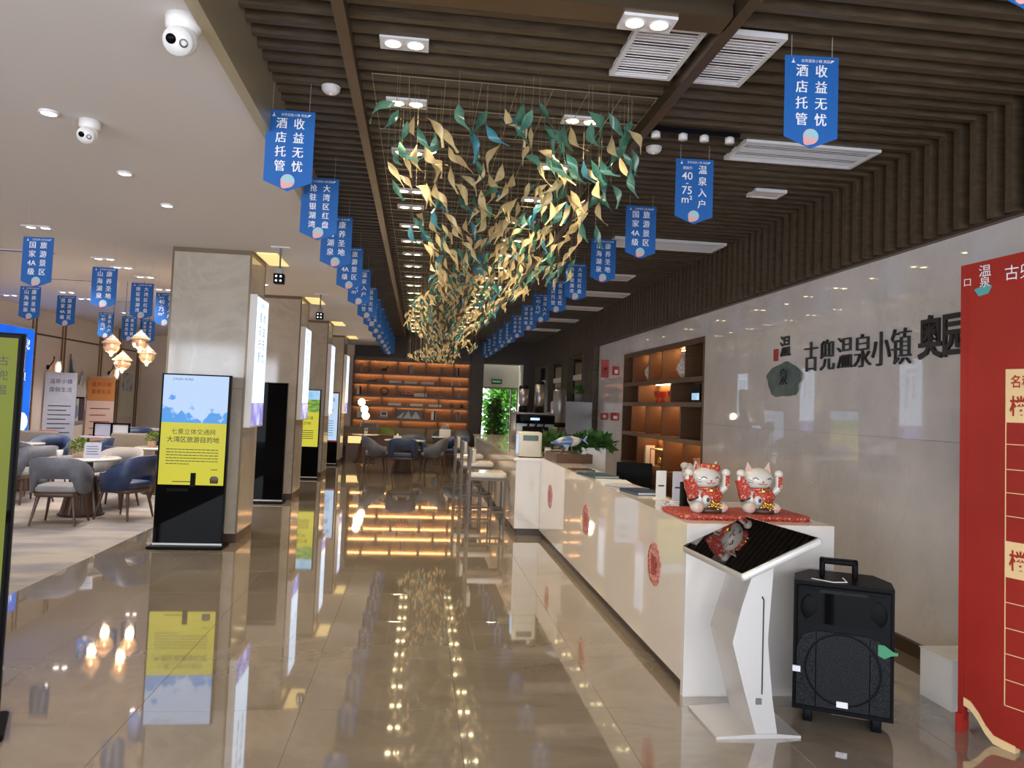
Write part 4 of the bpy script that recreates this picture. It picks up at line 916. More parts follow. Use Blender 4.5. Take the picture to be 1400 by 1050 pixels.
# ------------------------------------------------------------------ lettering and emblem on the marble wall
t = thing('wall_sign', 'dark raised company lettering on the white marble wall', 'sign', (3.55, 5.9, 2.2))
for c, y in (('古', 6.62), ('兜', 6.34), ('温', 6.06), ('泉', 5.80), ('小', 5.55), ('镇', 5.30)):
    b = MB(); put_text(b, c, .30, (-.012, y-5.9, -.02), FACENX, ext=.010, sx=.85, bold=-.003); b.build('character', M_LOGO, t)
for c, y in (('奥', 4.97), ('园', 4.72)):
    b = MB(); put_text(b, c, .32, (-.012, y-5.9, .02), FACENX, bold=.006, ext=.010, sx=.82); b.build('character', M_LOGO, t)
t = thing('wall_emblem', 'grey-green leaf-shaped emblem with ink characters on the marble wall', 'sign', (3.55, 7.15, 2.0))
rd = random.Random(5); o = []
for i in range(22):
    a = 2*PI*i/22; r = 1+.05*math.sin(a*5)+rd.uniform(-.08, .08); o.append((.34*r*math.cos(a), .17*r*math.sin(a)))
MB().prism(o, 0, .02, Matrix.Rotation(-PI/2, 4, 'Z') @ Matrix.Translation((0, -.02, 0))).build('mountain_leaf', M_LEAFE, t)
b = MB(); put_text(b, '泉', .17, (-.026, -.02, .02), FACENX, ext=.004); put_text(b, '温', .22, (-.008, -.02, .32), FACENX, ext=.006, bold=.003); b.build('ink_character', M_LOGO, t)
MB().box(-.012, 0, .13, .22, .20, .32).build('red_stamp', M_REDL, t)

# fire call points and notices by the niche
for (y, z, w, h, l, m) in ((14.22, 2.42, .12, .34, 'dark red fire alarm sounder high on the marble wall', M_REDL), (13.45, 2.35, .10, .16, 'small red and white plate high on the marble wall', M_PAPER), (14.15, 1.52, .13, .13, 'red fire call point on the marble wall', M_REDL), (13.35, 1.53, .13, .14, 'red and white fire notice on the marble wall', M_PAPER)):
    t = thing('fire_alarm', l, 'alarm', (3.55, y, z)); MB().box(-w-.02, 0, -.02, .02, -h/2, h/2).build('plate', M_REDL, t)
    if m is M_PAPER: MB().box(-w*.85, -w*.3, -.024, -.02, -h*.3, h*.1).build('white_symbol', M_PAPER, t)
    else: MB().lathe([(0, .006), (w*.2, .004), (w*.24, 0)], 10, Matrix.Translation((-w*.55, -.02, 0)) @ FRONT).build('button', M_INK if h > .2 else M_PAPER, t)

# ------------------------------------------------------------------ lit walnut bookcase set into the marble wall
NC = (3.55, (NY0+NY1)/2, NZ0); hw = (NY1-NY0)/2; HH = NZ1-NZ0; DP = .34
bc = thing('niche_bookcase', 'backlit walnut bookcase set into the marble wall behind the counter', 'bookcase', NC)
MB().box(DP, DP+.02, -hw, hw, 0, HH).build('back_panel', M_WOODL, bc)
for s in (-1, 1): MB().box(-.012, DP, s*hw-.02, s*hw+.02, 0, HH).build('side_panel', M_WOOD, bc)
MB().box(-.012, DP, -hw, hw, HH-.04, HH).build('top_panel', M_WOOD, bc); MB().box(-.012, DP, -hw, hw, 0, .04).build('bottom_panel', M_WOOD, bc)
ZS = [1.28-NZ0, 1.77-NZ0, 2.10-NZ0]; rows = [.04, .38, ZS[0], ZS[1], ZS[2], HH-.04]
for z in [.38]+ZS: MB().box(-.012, DP, -hw, hw, z-.02, z+.02).box(-.012, .006, -hw, hw, z-.045, z-.02).build('shelf', M_WOOD, bc)
MB().box(-.012, .006, -hw, hw, HH-.075, HH-.04).build('pelmet', M_WOOD, bc)
# dividers: row from bottom, local y (near the camera is negative)
DV = {1: (.98, -.35, -1.2), 2: (1.35, .55, -.25, -1.05), 3: (1.0, -.62), 4: (1.35, .45, -.2, -1.2)}
for r, ys in DV.items():
    for y in ys: MB().box(0, DP, y-.02, y+.02, rows[r]+.02, rows[r+1]-.0 if r == 4 else rows[r+1]-.02).build('divider', M_WOOD, bc)
LIT = [(4, .98, 1.33, .5), (4, .42, -.18, -.2), (4, -.22, -1.18, -.7), (3, -.64, .98, .2), (3, -.64, -1.1, -.9), (2, .53, 1.33, .9), (2, -.27, -1.03, -.6), (2, .53, -.23, .1), (1, -.37, .96, .3), (1, -.37, -1.18, -.8), (1, -1.22, -hw+.03, -1.5)]
for r, a, b, c in LIT:
    if r == 3 and c < 0: continue
    a, b = min(a, b), max(a, b)
    MB().box(DP-.075, DP-.05, a+.06, b-.06, rows[r+1]-.032, rows[r+1]-.022).build('led_strip', M_LEDN, bc)
def vase(x, y, z, prof, m, label, name='vase', cat='vase'):
    t = thing(name, label, cat, (x, y, z)); MB().lathe(prof, 18).build('body', m, t); r, zz = prof[-1]; MB().lathe([(r, zz), (r+.006, zz+.004), (r+.004, zz+.01), (r-.004, zz+.008)], 18).build('lip', m, t)
def ny(y): return NC[1]+y
M_VASE = mat('crackle_vase', (.70, .66, .60), .25, col2=(.35, .30, .26), scale=30, world_co=False)
vase(3.645, ny(-.95), NZ0+ZS[2]+.02, [(0, 0), (.07, 0), (.13, .12), (.11, .22), (.05, .32), (.045, .36)], M_VASE, 'round mottled vase on the top shelf of the niche bookcase')
vase(3.645, ny(.62), NZ0+ZS[2]+.02, [(0, 0), (.05, 0), (.10, .10), (.11, .17), (.06, .27), (.04, .28)], M_VASE, 'pale plate-shaped vase at the left of the top niche shelf')
for i, (y, l) in enumerate(((.25, 'left'), (.02, 'middle'), (-.4, 'right'))): vase(3.645, ny(y), NZ0+ZS[1]+.02, [(0, 0), (.04, 0), (.015, .05), (.06, .10), (.065, .15)], M_REDL, 'small red goblet on the niche bookcase, %s of the three' % l, 'goblet', 'cup')
t = thing('framed_photo', 'small framed blue picture at the right of the goblet shelf', 'picture', (3.62, ny(-1.45), NZ0+ZS[1]+.02)); MB().box(-.01, .01, -.16, .16, 0, .24).build('frame', M_BLACK, t); MB().box(-.013, -.01, -.13, .13, .03, .12).build('print', S_SKY, t)
t = thing('display_plate', 'large oval plate on a stand on the middle niche shelf', 'plate', (3.67, ny(-.92), NZ0+ZS[0]+.02)); MB().lathe([(0, .0), (.10, .005), (.17, .03)], 22, Matrix.Translation((0, 0, .22)) @ FACENX @ Matrix.Diagonal((.8, 1.2, 1, 1))).build('dish', M_VASE, t); MB().box(-.05, .05, -.08, .08, 0, .03).build('stand', M_REDL, t)
def books(x, y, z, n, label, h=.24, axis='y', group='books on the shelves', mats=None, th=.035):
    for i in range(n):
        hh = h*random.uniform(.88, 1.05); t = thing('book', label % ORD[i] if '%s' in label else label, 'book', (x, y, z), 0, group)
        t.location = (x, y+i*(th+.004), z) if axis == 'y' else (x+i*(th+.004), y, z)
        m = (mats or [M_PAPER, M_LGREY, M_TAUPE, M_PGREY])[i % len(mats or [0]*4)]
        if axis == 'y': MB().box(-.07, .07, 0, .003, 0, hh).box(-.07, .07, th-.003, th, 0, hh).box(-.073, -.07, 0, th, 0, hh).build('cover', m, t); MB().box(-.068, .066, .003, th-.003, .004, hh-.004).build('pages', M_PAPER, t)
        else: MB().box(0, .003, -.07, .07, 0, hh).box(th-.003, th, -.07, .07, 0, hh).box(0, th, -.073, -.07, 0, hh).build('cover', m, t); MB().box(.003, th-.003, -.068, .066, .004, hh-.004).build('pages', M_PAPER, t)
books(3.66, ny(.6), NZ0+rows[1]+.02, 3, 'upright book on the lowest niche shelf, %s from the camera side', .30)
vase(3.645, ny(1.15), NZ0+rows[1]+.02, [(0, 0), (.04, 0), (.05, .18), (.05, .40), (.03, .46)], M_CER, 'slim pale vase at the far end of the lowest niche shelf')
t = thing('glass_case', 'glass display case with gold ornaments on the lowest niche shelf', 'case', (3.69, ny(.05), NZ0+rows[1]+.02)); MB().box(-.12, .12, -.28, .28, .0, .02).box(-.12, .12, -.28, .28, .27, .285).box(-.12, -.11, -.28, -.27, .02, .27).box(-.12, -.11, .27, .28, .02, .27).build('case_frame', M_BRONZE, t); MB().ball((0, .1, .10), (.05, .06, .08)).ball((0, -.12, .08), (.05, .05, .06)).build('ornament', M_GOLD, t)
vase(3.645, ny(-1.5), NZ0+rows[1]+.02, [(0, 0), (.06, 0), (.08, .12), (.05, .2), (.06, .25)], M_PINK, 'rosy vase at the near end of the lowest niche shelf')

# ------------------------------------------------------------------ things on and behind the counters
t = thing('computer_monitor', 'dark flat monitor on the counter seen from behind', 'monitor', (2.34, 8.1, .74), R(-20)); MB().rbox(-.19, .19, -.02, .015, .06, .35, .01).build('housing', M_BLACK, t); MB().box(-.17, .17, .015, .018, .08, .33).build('screen_face', M_GLOSSK, t); MB().box(-.03, .03, -.01, .01, .01, .1).build('stem', M_BLACK, t); MB().rbox(-.1, .1, -.08, .08, 0, .012, .02).build('foot', M_BLACK, t)
def cardbox(x, y, w, d, h, m, l): t = thing('sign_holder', l, 'sign', (x, y, 1.0)); MB().prism([(-w/2, .006), (w/2, .006), (w/2, h), (-w/2, h)], -.006, .006).build('panel', m, t); MB().box(-w/2-.01, w/2+.01, -d/2, d/2, 0, .008).build('foot', M_PAPER, t); MB().box(-w*.3, w*.3, -.008, -.006, h*.45, h*.5).build('print', M_INK, t)
cardbox(1.82, 5.58, .075, .09, .21, M_PAPER, 'white upright card holder left of the cats on the counter'); cardbox(1.895, 5.42, .08, .10, .22, M_PGREY, 'bluish grey upright card holder next to the cats')
t = thing('feng_shui_ornament', 'small black and gold dragon ornament behind the cats', 'ornament', (1.84, 5.05, 1.0)); MB().rbox(-.05, .05, -.04, .04, 0, .18, .01).build('block', M_BLACK, t); MB().ball((0, 0, .24), (.05, .04, .07)).ball((-.03, 0, .29), (.03, .03, .025)).build('dragon', M_VASE, t)
rd = random.Random(9)
t = thing('beads', 'small heap of clear crystal pieces at the cloth edge on the counter', 'ornament', (1.70, 5.05, 1.0)); b = MB()
for k in range(40): b.ball((rd.uniform(-.05, .05), rd.uniform(-.08, .08), .012+rd.random()*.02), .012, 6, 4)
o = b.build('crystal_pieces', M_PGREY, t); o['kind'] = 'stuff'
def flat(x, y, w, d, h, rz, m, l, name='folder', cat='folder'):
    t = thing(name, l, cat, (x, y, 1.0), rz); MB().box(-w/2, w/2, -d/2, d/2, 0, .004).box(-w/2, w/2, -d/2, d/2, h-.004, h).box(-w/2, -w/2+.006, -d/2, d/2, 0, h).build('cover', m, t); MB().box(-w/2+.006, w/2-.006, -d/2+.006, d/2-.006, .004, h-.004).build('pages', M_PAPER, t)
flat(1.76, 7.35, .26, .42, .02, .2, M_TEALM, 'dark teal folder lying on the counter near the far seal')
flat(1.76, 6.75, .28, .34, .014, -.1, M_PAPER, 'white brochure lying on the counter beside the teal folder')
flat(1.78, 5.95, .22, .34, .025, .15, M_NAVYM, 'dark grey tablet case on the counter before the white card holder')
flat(1.74, 8.0, .22, .30, .012, .05, M_STOOL, 'brown menu lying on the counter by the wooden tray')
flat(1.77, 6.32, .24, .3, .012, .3, M_PGREY, 'pale magazine lying on the counter ledge beside the tablet case')
# planted tray, sculpture, planter, at the junction of counter and bar
t = thing('wooden_tray', 'dark wooden box tray under the fish sculpture on the counter', 'tray', (1.78, 9.2, 1.0), R(4)); MB().box(-.16, .28, -.26, .30, 0, .012).box(-.16, .28, -.26, -.24, .012, .11).box(-.16, .28, .28, .30, .012, .11).box(-.16, -.14, -.24, .28, .012, .11).box(.26, .28, -.24, .28, .012, .11).build('box_sides', M_WOOD, t); MB().box(-.14, .26, -.24, .28, .08, .095).build('filling', M_TAUPE, t)
M_FISH = mat('blue_white_glaze', (.10, .16, .30), .2, col2=(.62, .58, .50), scale=3.5, detail=1, world_co=False, ramp=(.48, .54))
t = thing('fish_sculpture', 'glossy blue and cream whale-like sculpture above the wooden tray', 'sculpture', (1.80, 9.12, 1.095), R(-8)); t.scale = (.8, .8, .8); V = []; n = 14
bm_ = MB(); prof = [(-.25, .02, .005), (-.20, .03, .03), (-.12, .04, .065), (-.02, .05, .085), (.08, .055, .08), (.15, .06, .06), (.20, .075, .03), (.23, .09, .012)]
for x, zc, r in prof:
    for i in range(12): a = 2*PI*i/12; V.append((x, r*.7*math.cos(a), .14+zc+r*math.sin(a)))
bm_.add(V, [(j*12+i, j*12+(i+1) % 12, (j+1)*12+(i+1) % 12, (j+1)*12+i) for j in range(len(prof)-1) for i in range(12)], True).build('body', M_FISH, t)
MB().prism([(.22, .22), (.30, .30), (.27, .22), (.31, .16)], -.01, .01).build('tail', M_FISH, t); MB().tube((-.05, 0, .11), (-.09, 0, 0), .02, .014).tube((.06, 0, .12), (.08, 0, 0), .02, .014).build('support', M_STOOL, t); MB().prism([(-.08, .15), (.0, .06), (.03, .15)], -.075, -.06).build('fin', M_FISH, t)
def planter(x, y, z, w, d, h, l, n=420, r=(.34, .22, .13), size=.13):
    t = thing('planter', l, 'plant', (x, y, z)); MB().rbox(-w/2, w/2, -d/2, d/2, 0, h, .01).build('pot', M_POT, t); MB().box(-w/2+.015, w/2-.015, -d/2+.015, d/2-.015, h, h+.004).build('soil', M_STEM, t)
    f = MB(); leaf_blob(f, (0, 0, h+.05), r, n, size, random.Random(n), .5); f.build('foliage', M_LEAF, t)
planter(2.14, 9.3, .74, .30, .26, .44, 'tall white square planter of dark green leaves on the reception desk', 300)
planter(1.86, 10.4, .99, .24, .24, .10, 'low planter of arching green leaves behind the fish sculpture', 200, (.22, .2, .2), .13)
t = thing('ivory_dispenser', 'ivory countertop dispenser with a green display at the bar end', 'dispenser', (1.46, 10.0, .99)); MB().rbox(-.15, .15, -.16, .16, .012, .33, .03).build('housing', M_BEIGEP, t); MB().box(-.10, .10, -.164, -.158, .22, .29).build('display', M_LEAFE, t); MB().box(-.154, -.148, -.12, .12, .05, .29).build('side_label', S_PALE, t)
for sx in (-.11, .11): MB().tube((sx, 0, 0), (sx, 0, .014), .02).build('foot', M_BLACK, t)
t = thing('tumbler', 'clear pale tumbler beside the ivory dispenser', 'cup', (1.70, 9.93, .99)); MB().lathe([(0, 0), (.035, 0), (.042, .14), (.038, .14), (.03, .01)], 14).build('glass_body', M_PLASTIC, t); MB().lathe([(.042, .13), (.045, .135), (.043, .14)], 14).build('rim', M_STEEL, t)
t = thing('soft_serve_machine', 'soft ice cream machine with a black display panel behind the bar', 'machine', (1.78, 11.9, .99), R(2))
MB().rbox(-.30, .30, -.25, .30, 0, .54, .02).build('housing', M_STEEL, t); MB().box(-.30, .30, -.27, -.25, .40, .53).build('display_panel', M_GLOSSK, t); MB().box(-.08, .06, -.273, -.27, .455, .49).build('display', S_DISP, t); MB().rbox(-.20, .20, -.33, -.25, .16, .36, .02).build('dispense_head', M_BLACK, t)
for x in (-.12, 0, .12): MB().tube((x, -.30, .36), (x, -.36, .40), .014).build('lever', M_BLACK, t); MB().tube((x, -.30, .16), (x, -.30, .10), .02, .014).build('nozzle', M_STEEL, t)
MB().rbox(-.31, .31, -.28, .31, .54, .57, .02).build('lid', M_STEEL, t)
def blender_unit(x, y, h, l): t = thing('drink_blender', l, 'blender', (x, y, 1.56)); MB().lathe([(0, 0), (.075, 0), (.07, .08), (.05, .10)], 14).build('motor_base', M_BLACK, t); MB().lathe([(.05, .10), (.075, .14), (.08, h), (0, h)], 14).build('jug', M_STEEL, t); MB().lathe([(.08, h), (.07, h+.05), (0, h+.06)], 14).build('lid', M_BLACK, t)
blender_unit(1.62, 11.85, .36, 'left steel blender jug on top of the ice cream machine'); blender_unit(1.88, 11.9, .44, 'right taller steel jug on top of the ice cream machine')
t = thing('steel_boiler', 'tall polished steel boiler column behind the ice cream machine', 'boiler', (2.55, 13.8, 0)); MB().box(-.25, .25, -.22, .22, 0, .95).build('cabinet', M_WHITE, t); MB().lathe([(0, .95), (.12, .95), (.12, 1.95), (.09, 2.0), (0, 2.02)], 18).build('cylinder', M_STEEL, t); MB().lathe([(.122, 1.3), (.125, 1.3), (.125, 1.38), (.122, 1.38)], 18).build('band', M_BLACK, t); MB().tube((0, -.12, 1.1), (0, -.2, 1.08), .014).build('tap', M_BLACK, t)
t = thing('refrigerator', 'tall stainless steel refrigerator by the slatted wall', 'refrigerator', (3.05, 15.3, 0)); MB().box(-.32, .38, -.32, .36, .06, 1.78).build('cabinet', M_STEEL, t); MB().box(-.34, -.32, -.30, .35, .10, .98).build('door', M_STEEL, t); MB().box(-.34, -.32, -.30, .35, 1.0, 1.76).build('door', M_STEEL, t); MB().tube((-.37, -.24, .5), (-.37, -.24, .9), .012).tube((-.37, -.24, 1.1), (-.37, -.24, 1.5), .012).build('handle', M_STEEL, t); MB().box(-.3, .36, -.3, .34, 0, .06).build('plinth', M_BLACK, t)
MB().box(-.343, -.34, -.05, .15, 1.3, 1.6).box(-.343, -.34, -.1, .1, .4, .8).build('sticker', S_PALE, t)
potted(3.2, 15.2, 1.78, 'small trailing plant in a grey pot on the refrigerator', 'round', .18, .16, (.14, .14, .12), 120, .08, pm=M_LGREY)
t = thing('back_bar', 'low dark cabinet along the wall behind the drinks bar', 'cabinet', (3.2, 18.4, 0)); MB().box(-.3, .2, -2.6, 3.0, .08, .9).build('cabinet_body', M_WHITE, t); MB().box(-.32, .22, -2.62, 3.02, .9, .94).build('worktop', M_STONE, t); MB().box(-.26, .2, -2.55, 2.95, 0, .08).build('plinth', M_SKIRT, t)
for k, (y, h, l) in enumerate(((16.4, .5, 'nearest'), (17.3, .62, 'middle'), (18.4, .45, 'farthest'))):
    t = thing('coffee_machine', 'dark coffee machine on the back bar, %s of the three' % l, 'machine', (3.15, y, .94), 0, 'machines on the back bar'); MB().rbox(-.2, .2, -.2, .2, 0, h, .02).build('housing', M_BLACK, t); MB().box(-.205, -.2, -.15, .15, h*.6, h*.85).build('panel', M_STEEL, t); MB().lathe([(0, h), (.09, h), (.13, h+.16), (.12, h+.16)], 12).build('hopper', M_STEEL, t)

# ================================================================== BACK OF THE HALL
BX0, BX1, BZ0, BZ1, BY = -1.93, 1.50, .62, 2.93, 23.0
bs = thing('back_bookshelf', 'wide backlit walnut bookshelf filling the end wall of the hall', 'bookshelf', (0, BY, 0))
MB().box(BX0, BX1, .36, .39, 0, BZ1+.05).build('back_panel', M_WOODL, bs)
for x in (BX0, BX1): MB().box(x-.02, x+.02, 0, .36, 0, BZ1+.05).build('side_panel', M_WOOD, bs)
SZ = [BZ0, 1.12, 1.51, 1.80, 2.17, 2.47, 2.87]
for z in SZ: MB().box(BX0, BX1, 0, .36, z-.018, z+.018).box(BX0, BX1, 0, .015, z-.045, z-.018).build('shelf', M_WOOD, bs)
MB().box(BX0, BX1, 0.02, .36, SZ[-1]+.018, SZ[-1]+.06).build('top_panel', M_WOOD, bs)
c1, c2 = (-1.5, -.66, .18, 1.02), (-1.08, .6)
for r in range(6):
    ds = c2 if r % 2 == 0 else c1
    if r == 0: ds = (-.5, .6)
    for x in ds: MB().box(x-.012, x+.012, .02, .36, SZ[r]+.018, SZ[r+1]-.018).build('divider', M_WOOD, bs)
    e = (BX0,)+tuple(ds)+(BX1,)
    for a, b in zip(e[:-1], e[1:]): MB().box(a+.04, b-.04, .28, .31, SZ[r+1]-.030, SZ[r+1]-.020).build('led_strip', M_LED, bs)
def sh(r): return SZ[r]+.018
ys = BY+.16
def bk(x, r, n, l, mats, h): books(x, ys, sh(r), n, l, h, 'x', 'books on the back shelf', mats)
bk(-1.78, 5, 2, 'pale book at the left end of the top back shelf, %s', [M_TAUPE, M_LGREY], .26); bk(-.35, 5, 4, 'grey book in the middle of the top back shelf, %s', [M_PURPLE, M_LGREY, M_LGREY, M_LGREY], .26); bk(.62, 5, 3, 'brown book on the right of the top back shelf, %s', [M_TAUPE], .24); bk(1.10, 5, 2, 'pale and black book at the right end of the top back shelf, %s', [M_LGREY, M_BLACK], .25)
bk(-1.82, 3, 3, 'cream book at the left end of the middle back shelf, %s', [M_PAPER, M_PAPER, M_BLACK], .26); bk(1.15, 3, 3, 'grey book at the right end of the middle back shelf, %s', [M_LGREY], .24); bk(-1.78, 1, 4, 'cream book at the left of the second lowest back shelf, %s', [M_PAPER], .28); bk(.4, 1, 4, 'white and black book right of centre low on the back shelf, %s', [M_PAPER, M_PAPER, M_BLACK, M_LGREY], .28); bk(1.15, 1, 3, 'grey and navy book at the right of the second lowest back shelf, %s', [M_LGREY, M_NAVYM], .28)
def flatbooks(x, r, n, l):
    for i in range(n):
        t = thing('book', l % ('bottom' if i == 0 else ('top' if i == n-1 else 'middle')), 'book', (x, ys, sh(r)+i*.036), 0, 'books on the back shelf'); m = (M_PAPER, M_INK, M_LGREY)[(i+n) % 3]
        MB().box(-.19, .19, -.1, .1, 0, .004).box(-.19, .19, -.1, .1, .030, .034).box(-.19, -.186, -.1, .1, 0, .034).build('cover', m, t); MB().box(-.186, .186, -.097, .097, .004, .030).build('pages', M_PAPER, t)
for x, r, l in ((-.7, 4, 'left of the centre'), (-.25, 4, 'at the centre'), (.25, 4, 'right of the centre'), (-.7, 2, 'left of the centre'), (-.05, 2, 'at the centre'), (.5, 2, 'right of the centre')):
    flatbooks(x, r, 2, '%s flat book lying on the '+('fourth' if r == 2 else 'second')+' back shelf from the top, '+l)
flatbooks(.05, 3, 3, '%s flat book in the stack on the middle back shelf')
t = thing('ring_sculpture', 'dark ring sculpture on the middle back shelf', 'sculpture', (-1.02, ys, sh(3))); V = []
MB().add([( (.105+.018*math.cos(b))*math.cos(a), .018*math.sin(b), .13+(.105+.018*math.cos(b))*math.sin(a)) for a in [2*PI*i/20 for i in range(20)] for b in [2*PI*j/6 for j in range(6)]], [(i*6+j, i*6+(j+1) % 6, ((i+1) % 20)*6+(j+1) % 6, ((i+1) % 20)*6+j) for i in range(20) for j in range(6)], True).build('ring', M_INK, t); MB().box(-.06, .06, -.04, .04, 0, .02).build('stand', M_INK, t)
t = thing('model_ship', 'small dark boat model at the left of the second back shelf from the top', 'model', (-1.4, ys, sh(4))); MB().prism([(-.16, .05), (-.1, .02), (.12, .02), (.2, .11), (.05, .07)], -.03, .03).build('hull', M_INK, t); MB().box(-.12, .1, -.035, .035, 0, .02).build('stand', M_LGREY, t)
t = thing('flower_tray', 'pink flower arrangement in a dark tray on the middle back shelf', 'flowers', (-.32, ys, sh(3))); MB().box(-.24, .22, -.06, .06, 0, .04).build('tray', M_PURPLE, t); b = MB(); leaf_blob(b, (0, 0, .10), (.22, .05, .09), 90, .05, random.Random(2)); b.build('blossom', M_PINK, t)
t = thing('bridge_model', 'arched bronze model on a pale block on the middle back shelf', 'model', (.62, ys, sh(3))); MB().box(-.14, .14, -.05, .05, 0, .03).build('block', M_LGREY, t); MB().path([(.12*math.cos(a), 0, .03+.14*math.sin(a)) for a in [PI*i/8 for i in range(9)]], .012).path([(-.12, 0, .08), (.12, 0, .08)], .008).build('arch', M_STOOL, t)
t = thing('horse_figure', 'small dark horse figure on the top back shelf', 'figurine', (-1.05, ys, sh(5))); MB().ball((0, 0, .10), (.07, .03, .035)).tube((.05, 0, .11), (.09, 0, .19), .02, .014).ball((.105, 0, .195), (.03, .014, .014)).tube((-.05, 0, .1), (-.06, 0, 0), .01).tube((.05, 0, .1), (.05, 0, 0), .01).tube((-.07, 0, .12), (-.1, 0, .05), .008).build('figure', M_INK, t); MB().box(-.09, .09, -.03, .03, 0, .006).build('plinth', M_INK, t)
for i, (x, l) in enumerate(((.98, 'left'), (1.22, 'right'))): vase(x, ys, sh(4), [(0, 0), (.03, 0), (.012, .05), (.012, .09), (.03, .14)], M_CLEAR if False else M_PAPER, 'small white stemmed ornament on the second back shelf, %s one' % l, 'ornament', 'ornament')
vase(1.0, ys, sh(2), [(0, 0), (.05, 0), (.075, .06), (.05, .11), (.045, .12)], M_TAUPE, 'squat brown pot at the right of the fourth back shelf', 'pot', 'pot'); vase(1.3, ys, sh(2), [(0, 0), (.03, 0), (.045, .05), (.02, .10), (.02, .12)], M_INK, 'small black bottle at the right of the fourth back shelf', 'bottle', 'bottle')
t = thing('picture_frame', 'silvery mountain picture low on the back bookshelf', 'picture', (-.28, ys+.1, sh(1))); MB().box(-.40, .40, 0, .015, 0, .28).build('frame', M_LGREY, t); b = MB()
for p in ([(-.36, .02), (-.2, .02), (-.12, .22)], [(-.15, .02), (.1, .02), (.0, .25)], [(.08, .02), (.36, .02), (.22, .24)]): b.prism(p, -.004, 0)
b.build('peaks', M_BTXT, t)
t = thing('picture_frame', 'small framed photo on a pale block low on the back bookshelf', 'picture', (-1.0, ys, sh(1))); MB().box(-.12, .12, -.05, .05, 0, .06).build('block', M_LGREY, t); MB().box(-.10, .10, -.01, .01, .06, .21).build('frame', M_PAPER, t); MB().box(-.07, .07, -.013, -.01, .09, .18).build('print', M_NAVYM, t)
t = thing('picture_frame', 'pale picture leaning at the left of the lowest back shelf', 'picture', (-1.42, ys, sh(0))); MB().box(-.26, .26, 0, .02, 0, .36).build('frame', M_PAPER, t); MB().box(-.22, .22, -.004, 0, .03, .33).build('print', M_LGREY, t)

# banquette in front of the bookshelf
t = thing('banquette', 'long taupe banquette seat below the back bookshelf', 'sofa', (-.2, 22.55, 0)); MB().box(-2.0, 1.7, -.28, .32, .0, .34).build('plinth', M_DKWOOD, t)
for a, b in ((-2.0, -.8), (-.78, .45), (.47, 1.7)): MB().rbox(a, b, -.30, .22, .34, .46, .04).build('seat_cushion', M_TAUPE, t); MB().rbox(a, b, .18, .36, .46, .88, .05).build('back_cushion', M_TAUPE, t)
for i, (x, m, a, l) in enumerate(((1.25, M_GREY, .3, 'grey diamond-set cushion at the right end of the banquette'), (.78, M_NAVYM, -.3, 'navy cushion on the right part of the banquette'), (-.9, M_LEAFY, .1, 'olive cushion on the left part of the banquette'))):
    t = thing('cushion', l, 'cushion', (x, 22.42, .47), 0, 'cushions on the banquette'); V = []
    MB().ball((0, 0, .22), (.26, .09, .24), 14, 8, Matrix.Rotation(-.35, 4, 'X') @ Matrix.Rotation(a, 4, 'Y')).build('cover', m, t); MB().tube((-.2, .0, .22), (.2, 0, .22), .012).build('piping', m, t)
# dining group in front of the banquette
round_table(-.28, 18.45, .48, 'round table with napkin boxes in the middle of the far dining group')
gf = 'armchairs of the far dining group'
for o, x, y, a, l in ((grey0, -.92, 18.25, -78, 'grey armchair facing right at the far round table'), (blue0, -.30, 17.75, 0, 'navy armchair with its back to us at the far round table'), (grey0, .40, 18.35, 80, 'grey armchair facing left at the far round table'), (blue0, -.1, 19.3, 175, 'navy armchair behind the far round table'), (blue0, 1.0, 19.9, 150, 'navy armchair near the banquette, right of the far round table')):
    dup(o, (x, y, 0), R(a), l, gf)
round_table(.75, 20.9, .36, 'small round table with a flower box near the banquette right end'); round_table(-1.35, 20.8, .36, 'small round table lit by the globe lamps near the last pillar')
t = thing('tissue_box', 'white tissue box on the far round table', 'box', (-.45, 18.35, .75)); MB().rbox(-.09, .09, -.07, .07, 0, .09, .01).build('box_body', M_PAPER, t); MB().add([(-.03, 0, .09), (.03, .01, .09), (.015, 0, .15), (-.02, -.01, .14)], [(0, 1, 2, 3)]).build('tissue', M_PAPER, t)
t = thing('flower_box', 'white flower box on the small table near the banquette', 'flowers', (.75, 20.9, .75)); MB().rbox(-.15, .15, -.08, .08, 0, .2, .01).build('pot', M_POT, t); b = MB(); leaf_blob(b, (0, 0, .24), (.15, .08, .09), 110, .05, random.Random(4)); b.build('blossom', M_PGREY, t)
potted(-1.35, 20.8, .75, 'small white bloom in a pot on the lamp-lit table', 'round', .1, .08, (.07, .07, .06), 60, .04, M_PGREY)
t = thing('globe_lamp', 'standing lamp of three stacked glowing globes by the last pillar', 'lamp', (-1.40, 20.2, 0)); MB().lathe([(0, 0), (.14, 0), (.14, .02), (.02, .03)], 18).build('base', M_BRONZE, t); MB().tube((.02, .0, .02), (.02, 0, 1.68), .012).build('pole', M_BRONZE, t)
for x, z in ((-.05, 1.60), (.03, 1.42), (.07, 1.25)): MB().ball((x, -.06, z), .095, 16, 10).build('globe', M_GLOBE, t)
MB().tube((-.05, -.06, 1.64), (.17, -.06, 1.66), .010).build('arm', M_BRONZE, t)
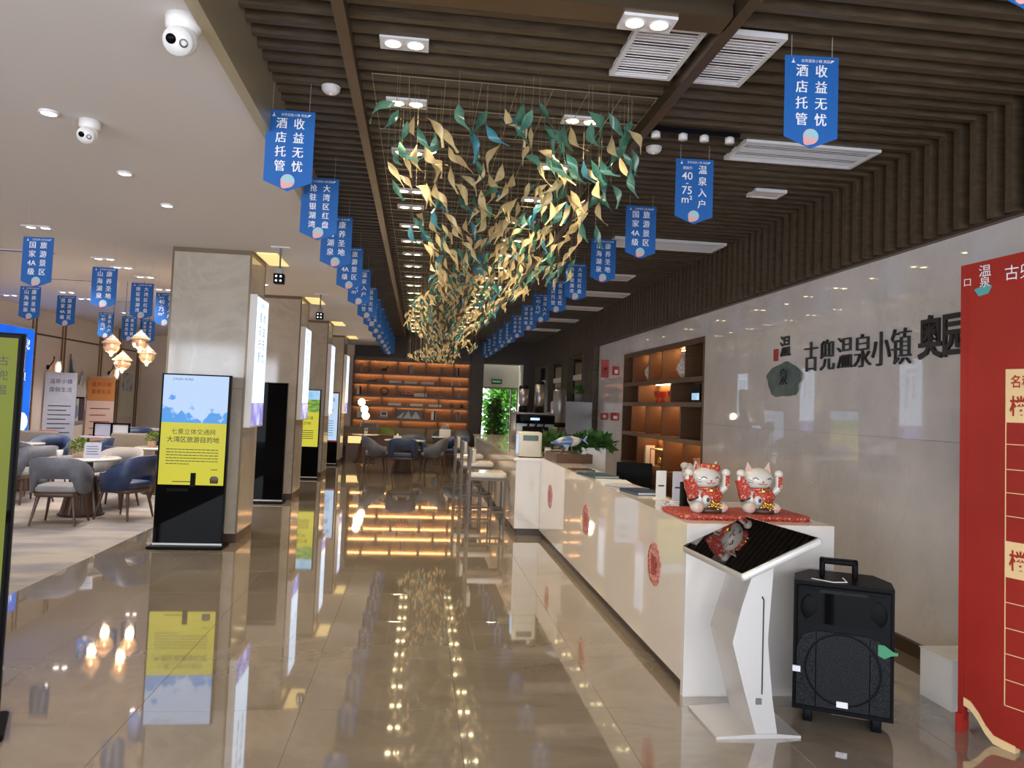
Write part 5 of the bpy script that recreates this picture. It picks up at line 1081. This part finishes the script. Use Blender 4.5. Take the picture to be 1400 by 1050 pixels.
point('globe_light', t, (0, -.3, 1.4), 20, (1, .8, .5), .1)
# low orange-lit cabinet beneath the shelf
t = thing('service_sideboard', 'walnut sideboard with glowing orange niches below the back bookshelf', 'sideboard', (-1.6, 22.0, 0)); MB().box(-.35, .95, -.15, .12, 0, .68).build('cabinet_body', M_WOOD, t); MB().box(-.37, .97, -.17, .14, .68, .71).build('cabinet_top', M_WOODL, t); MB().box(-.3, .25, -.156, -.15, .45, .64).build('lit_niche', M_COVE, t)
# doorway: exit sign, big climbing plant, garden hedge
t = thing('exit_sign', 'small dark exit sign above the garden door', 'sign', (2.38, YB+.29, 2.38)); MB().box(-.16, .16, -.03, 0, -.07, .07).build('housing', M_EXIT, t); b = MB(); put_text(b, '安全出口', .07, (0, -.032, 0)); b.build('lettering', M_EXITG, t)
t = thing('climbing_plant', 'tall climbing plant on a moss pole in front of the garden door', 'plant', (2.15, 21.6, 0)); MB().lathe([(0, 0), (.16, 0), (.22, .42), (.24, .46), (.2, .46), (0, .42)], 18).build('pot', M_POT, t); MB().tube((0, 0, .4), (0, 0, 1.85), .05, .045, 10).build('moss_pole', M_STEM, t)
b = MB(); rd = random.Random(21)
for k in range(9): leaf_blob(b, (0, 0, .62+k*.13), (.30-.010*k, .28-.01*k, .14), 40, .17, rd, .0)
b.build('foliage', M_LEAF, t)
M_BARK = M_STEM
rd = random.Random(31)
for i, (x, y, l) in enumerate(((.6, 27.2, 'left'), (3.5, 27.5, 'middle'), (6.1, 28.0, 'right'))):
    t = thing('garden_shrub', 'sunlit leafy green shrub outside the garden door, %s of three' % l, 'shrub', (x, y, 0), 0, 'shrubs outside the door')
    MB().tube((0, 0, -.05), (0, 0, 1.2), .06, .04).tube((0, 0, .8), (.4, 0, 1.7), .035, .02).tube((0, 0, .8), (-.4, .1, 1.8), .035, .02).build('trunk', M_BARK, t)
    f = MB(); leaf_blob(f, (0, 0, 1.5), (1.3, .8, 1.7), 6500, .22, rd, .0); f.build('foliage', M_HEDGE, t)
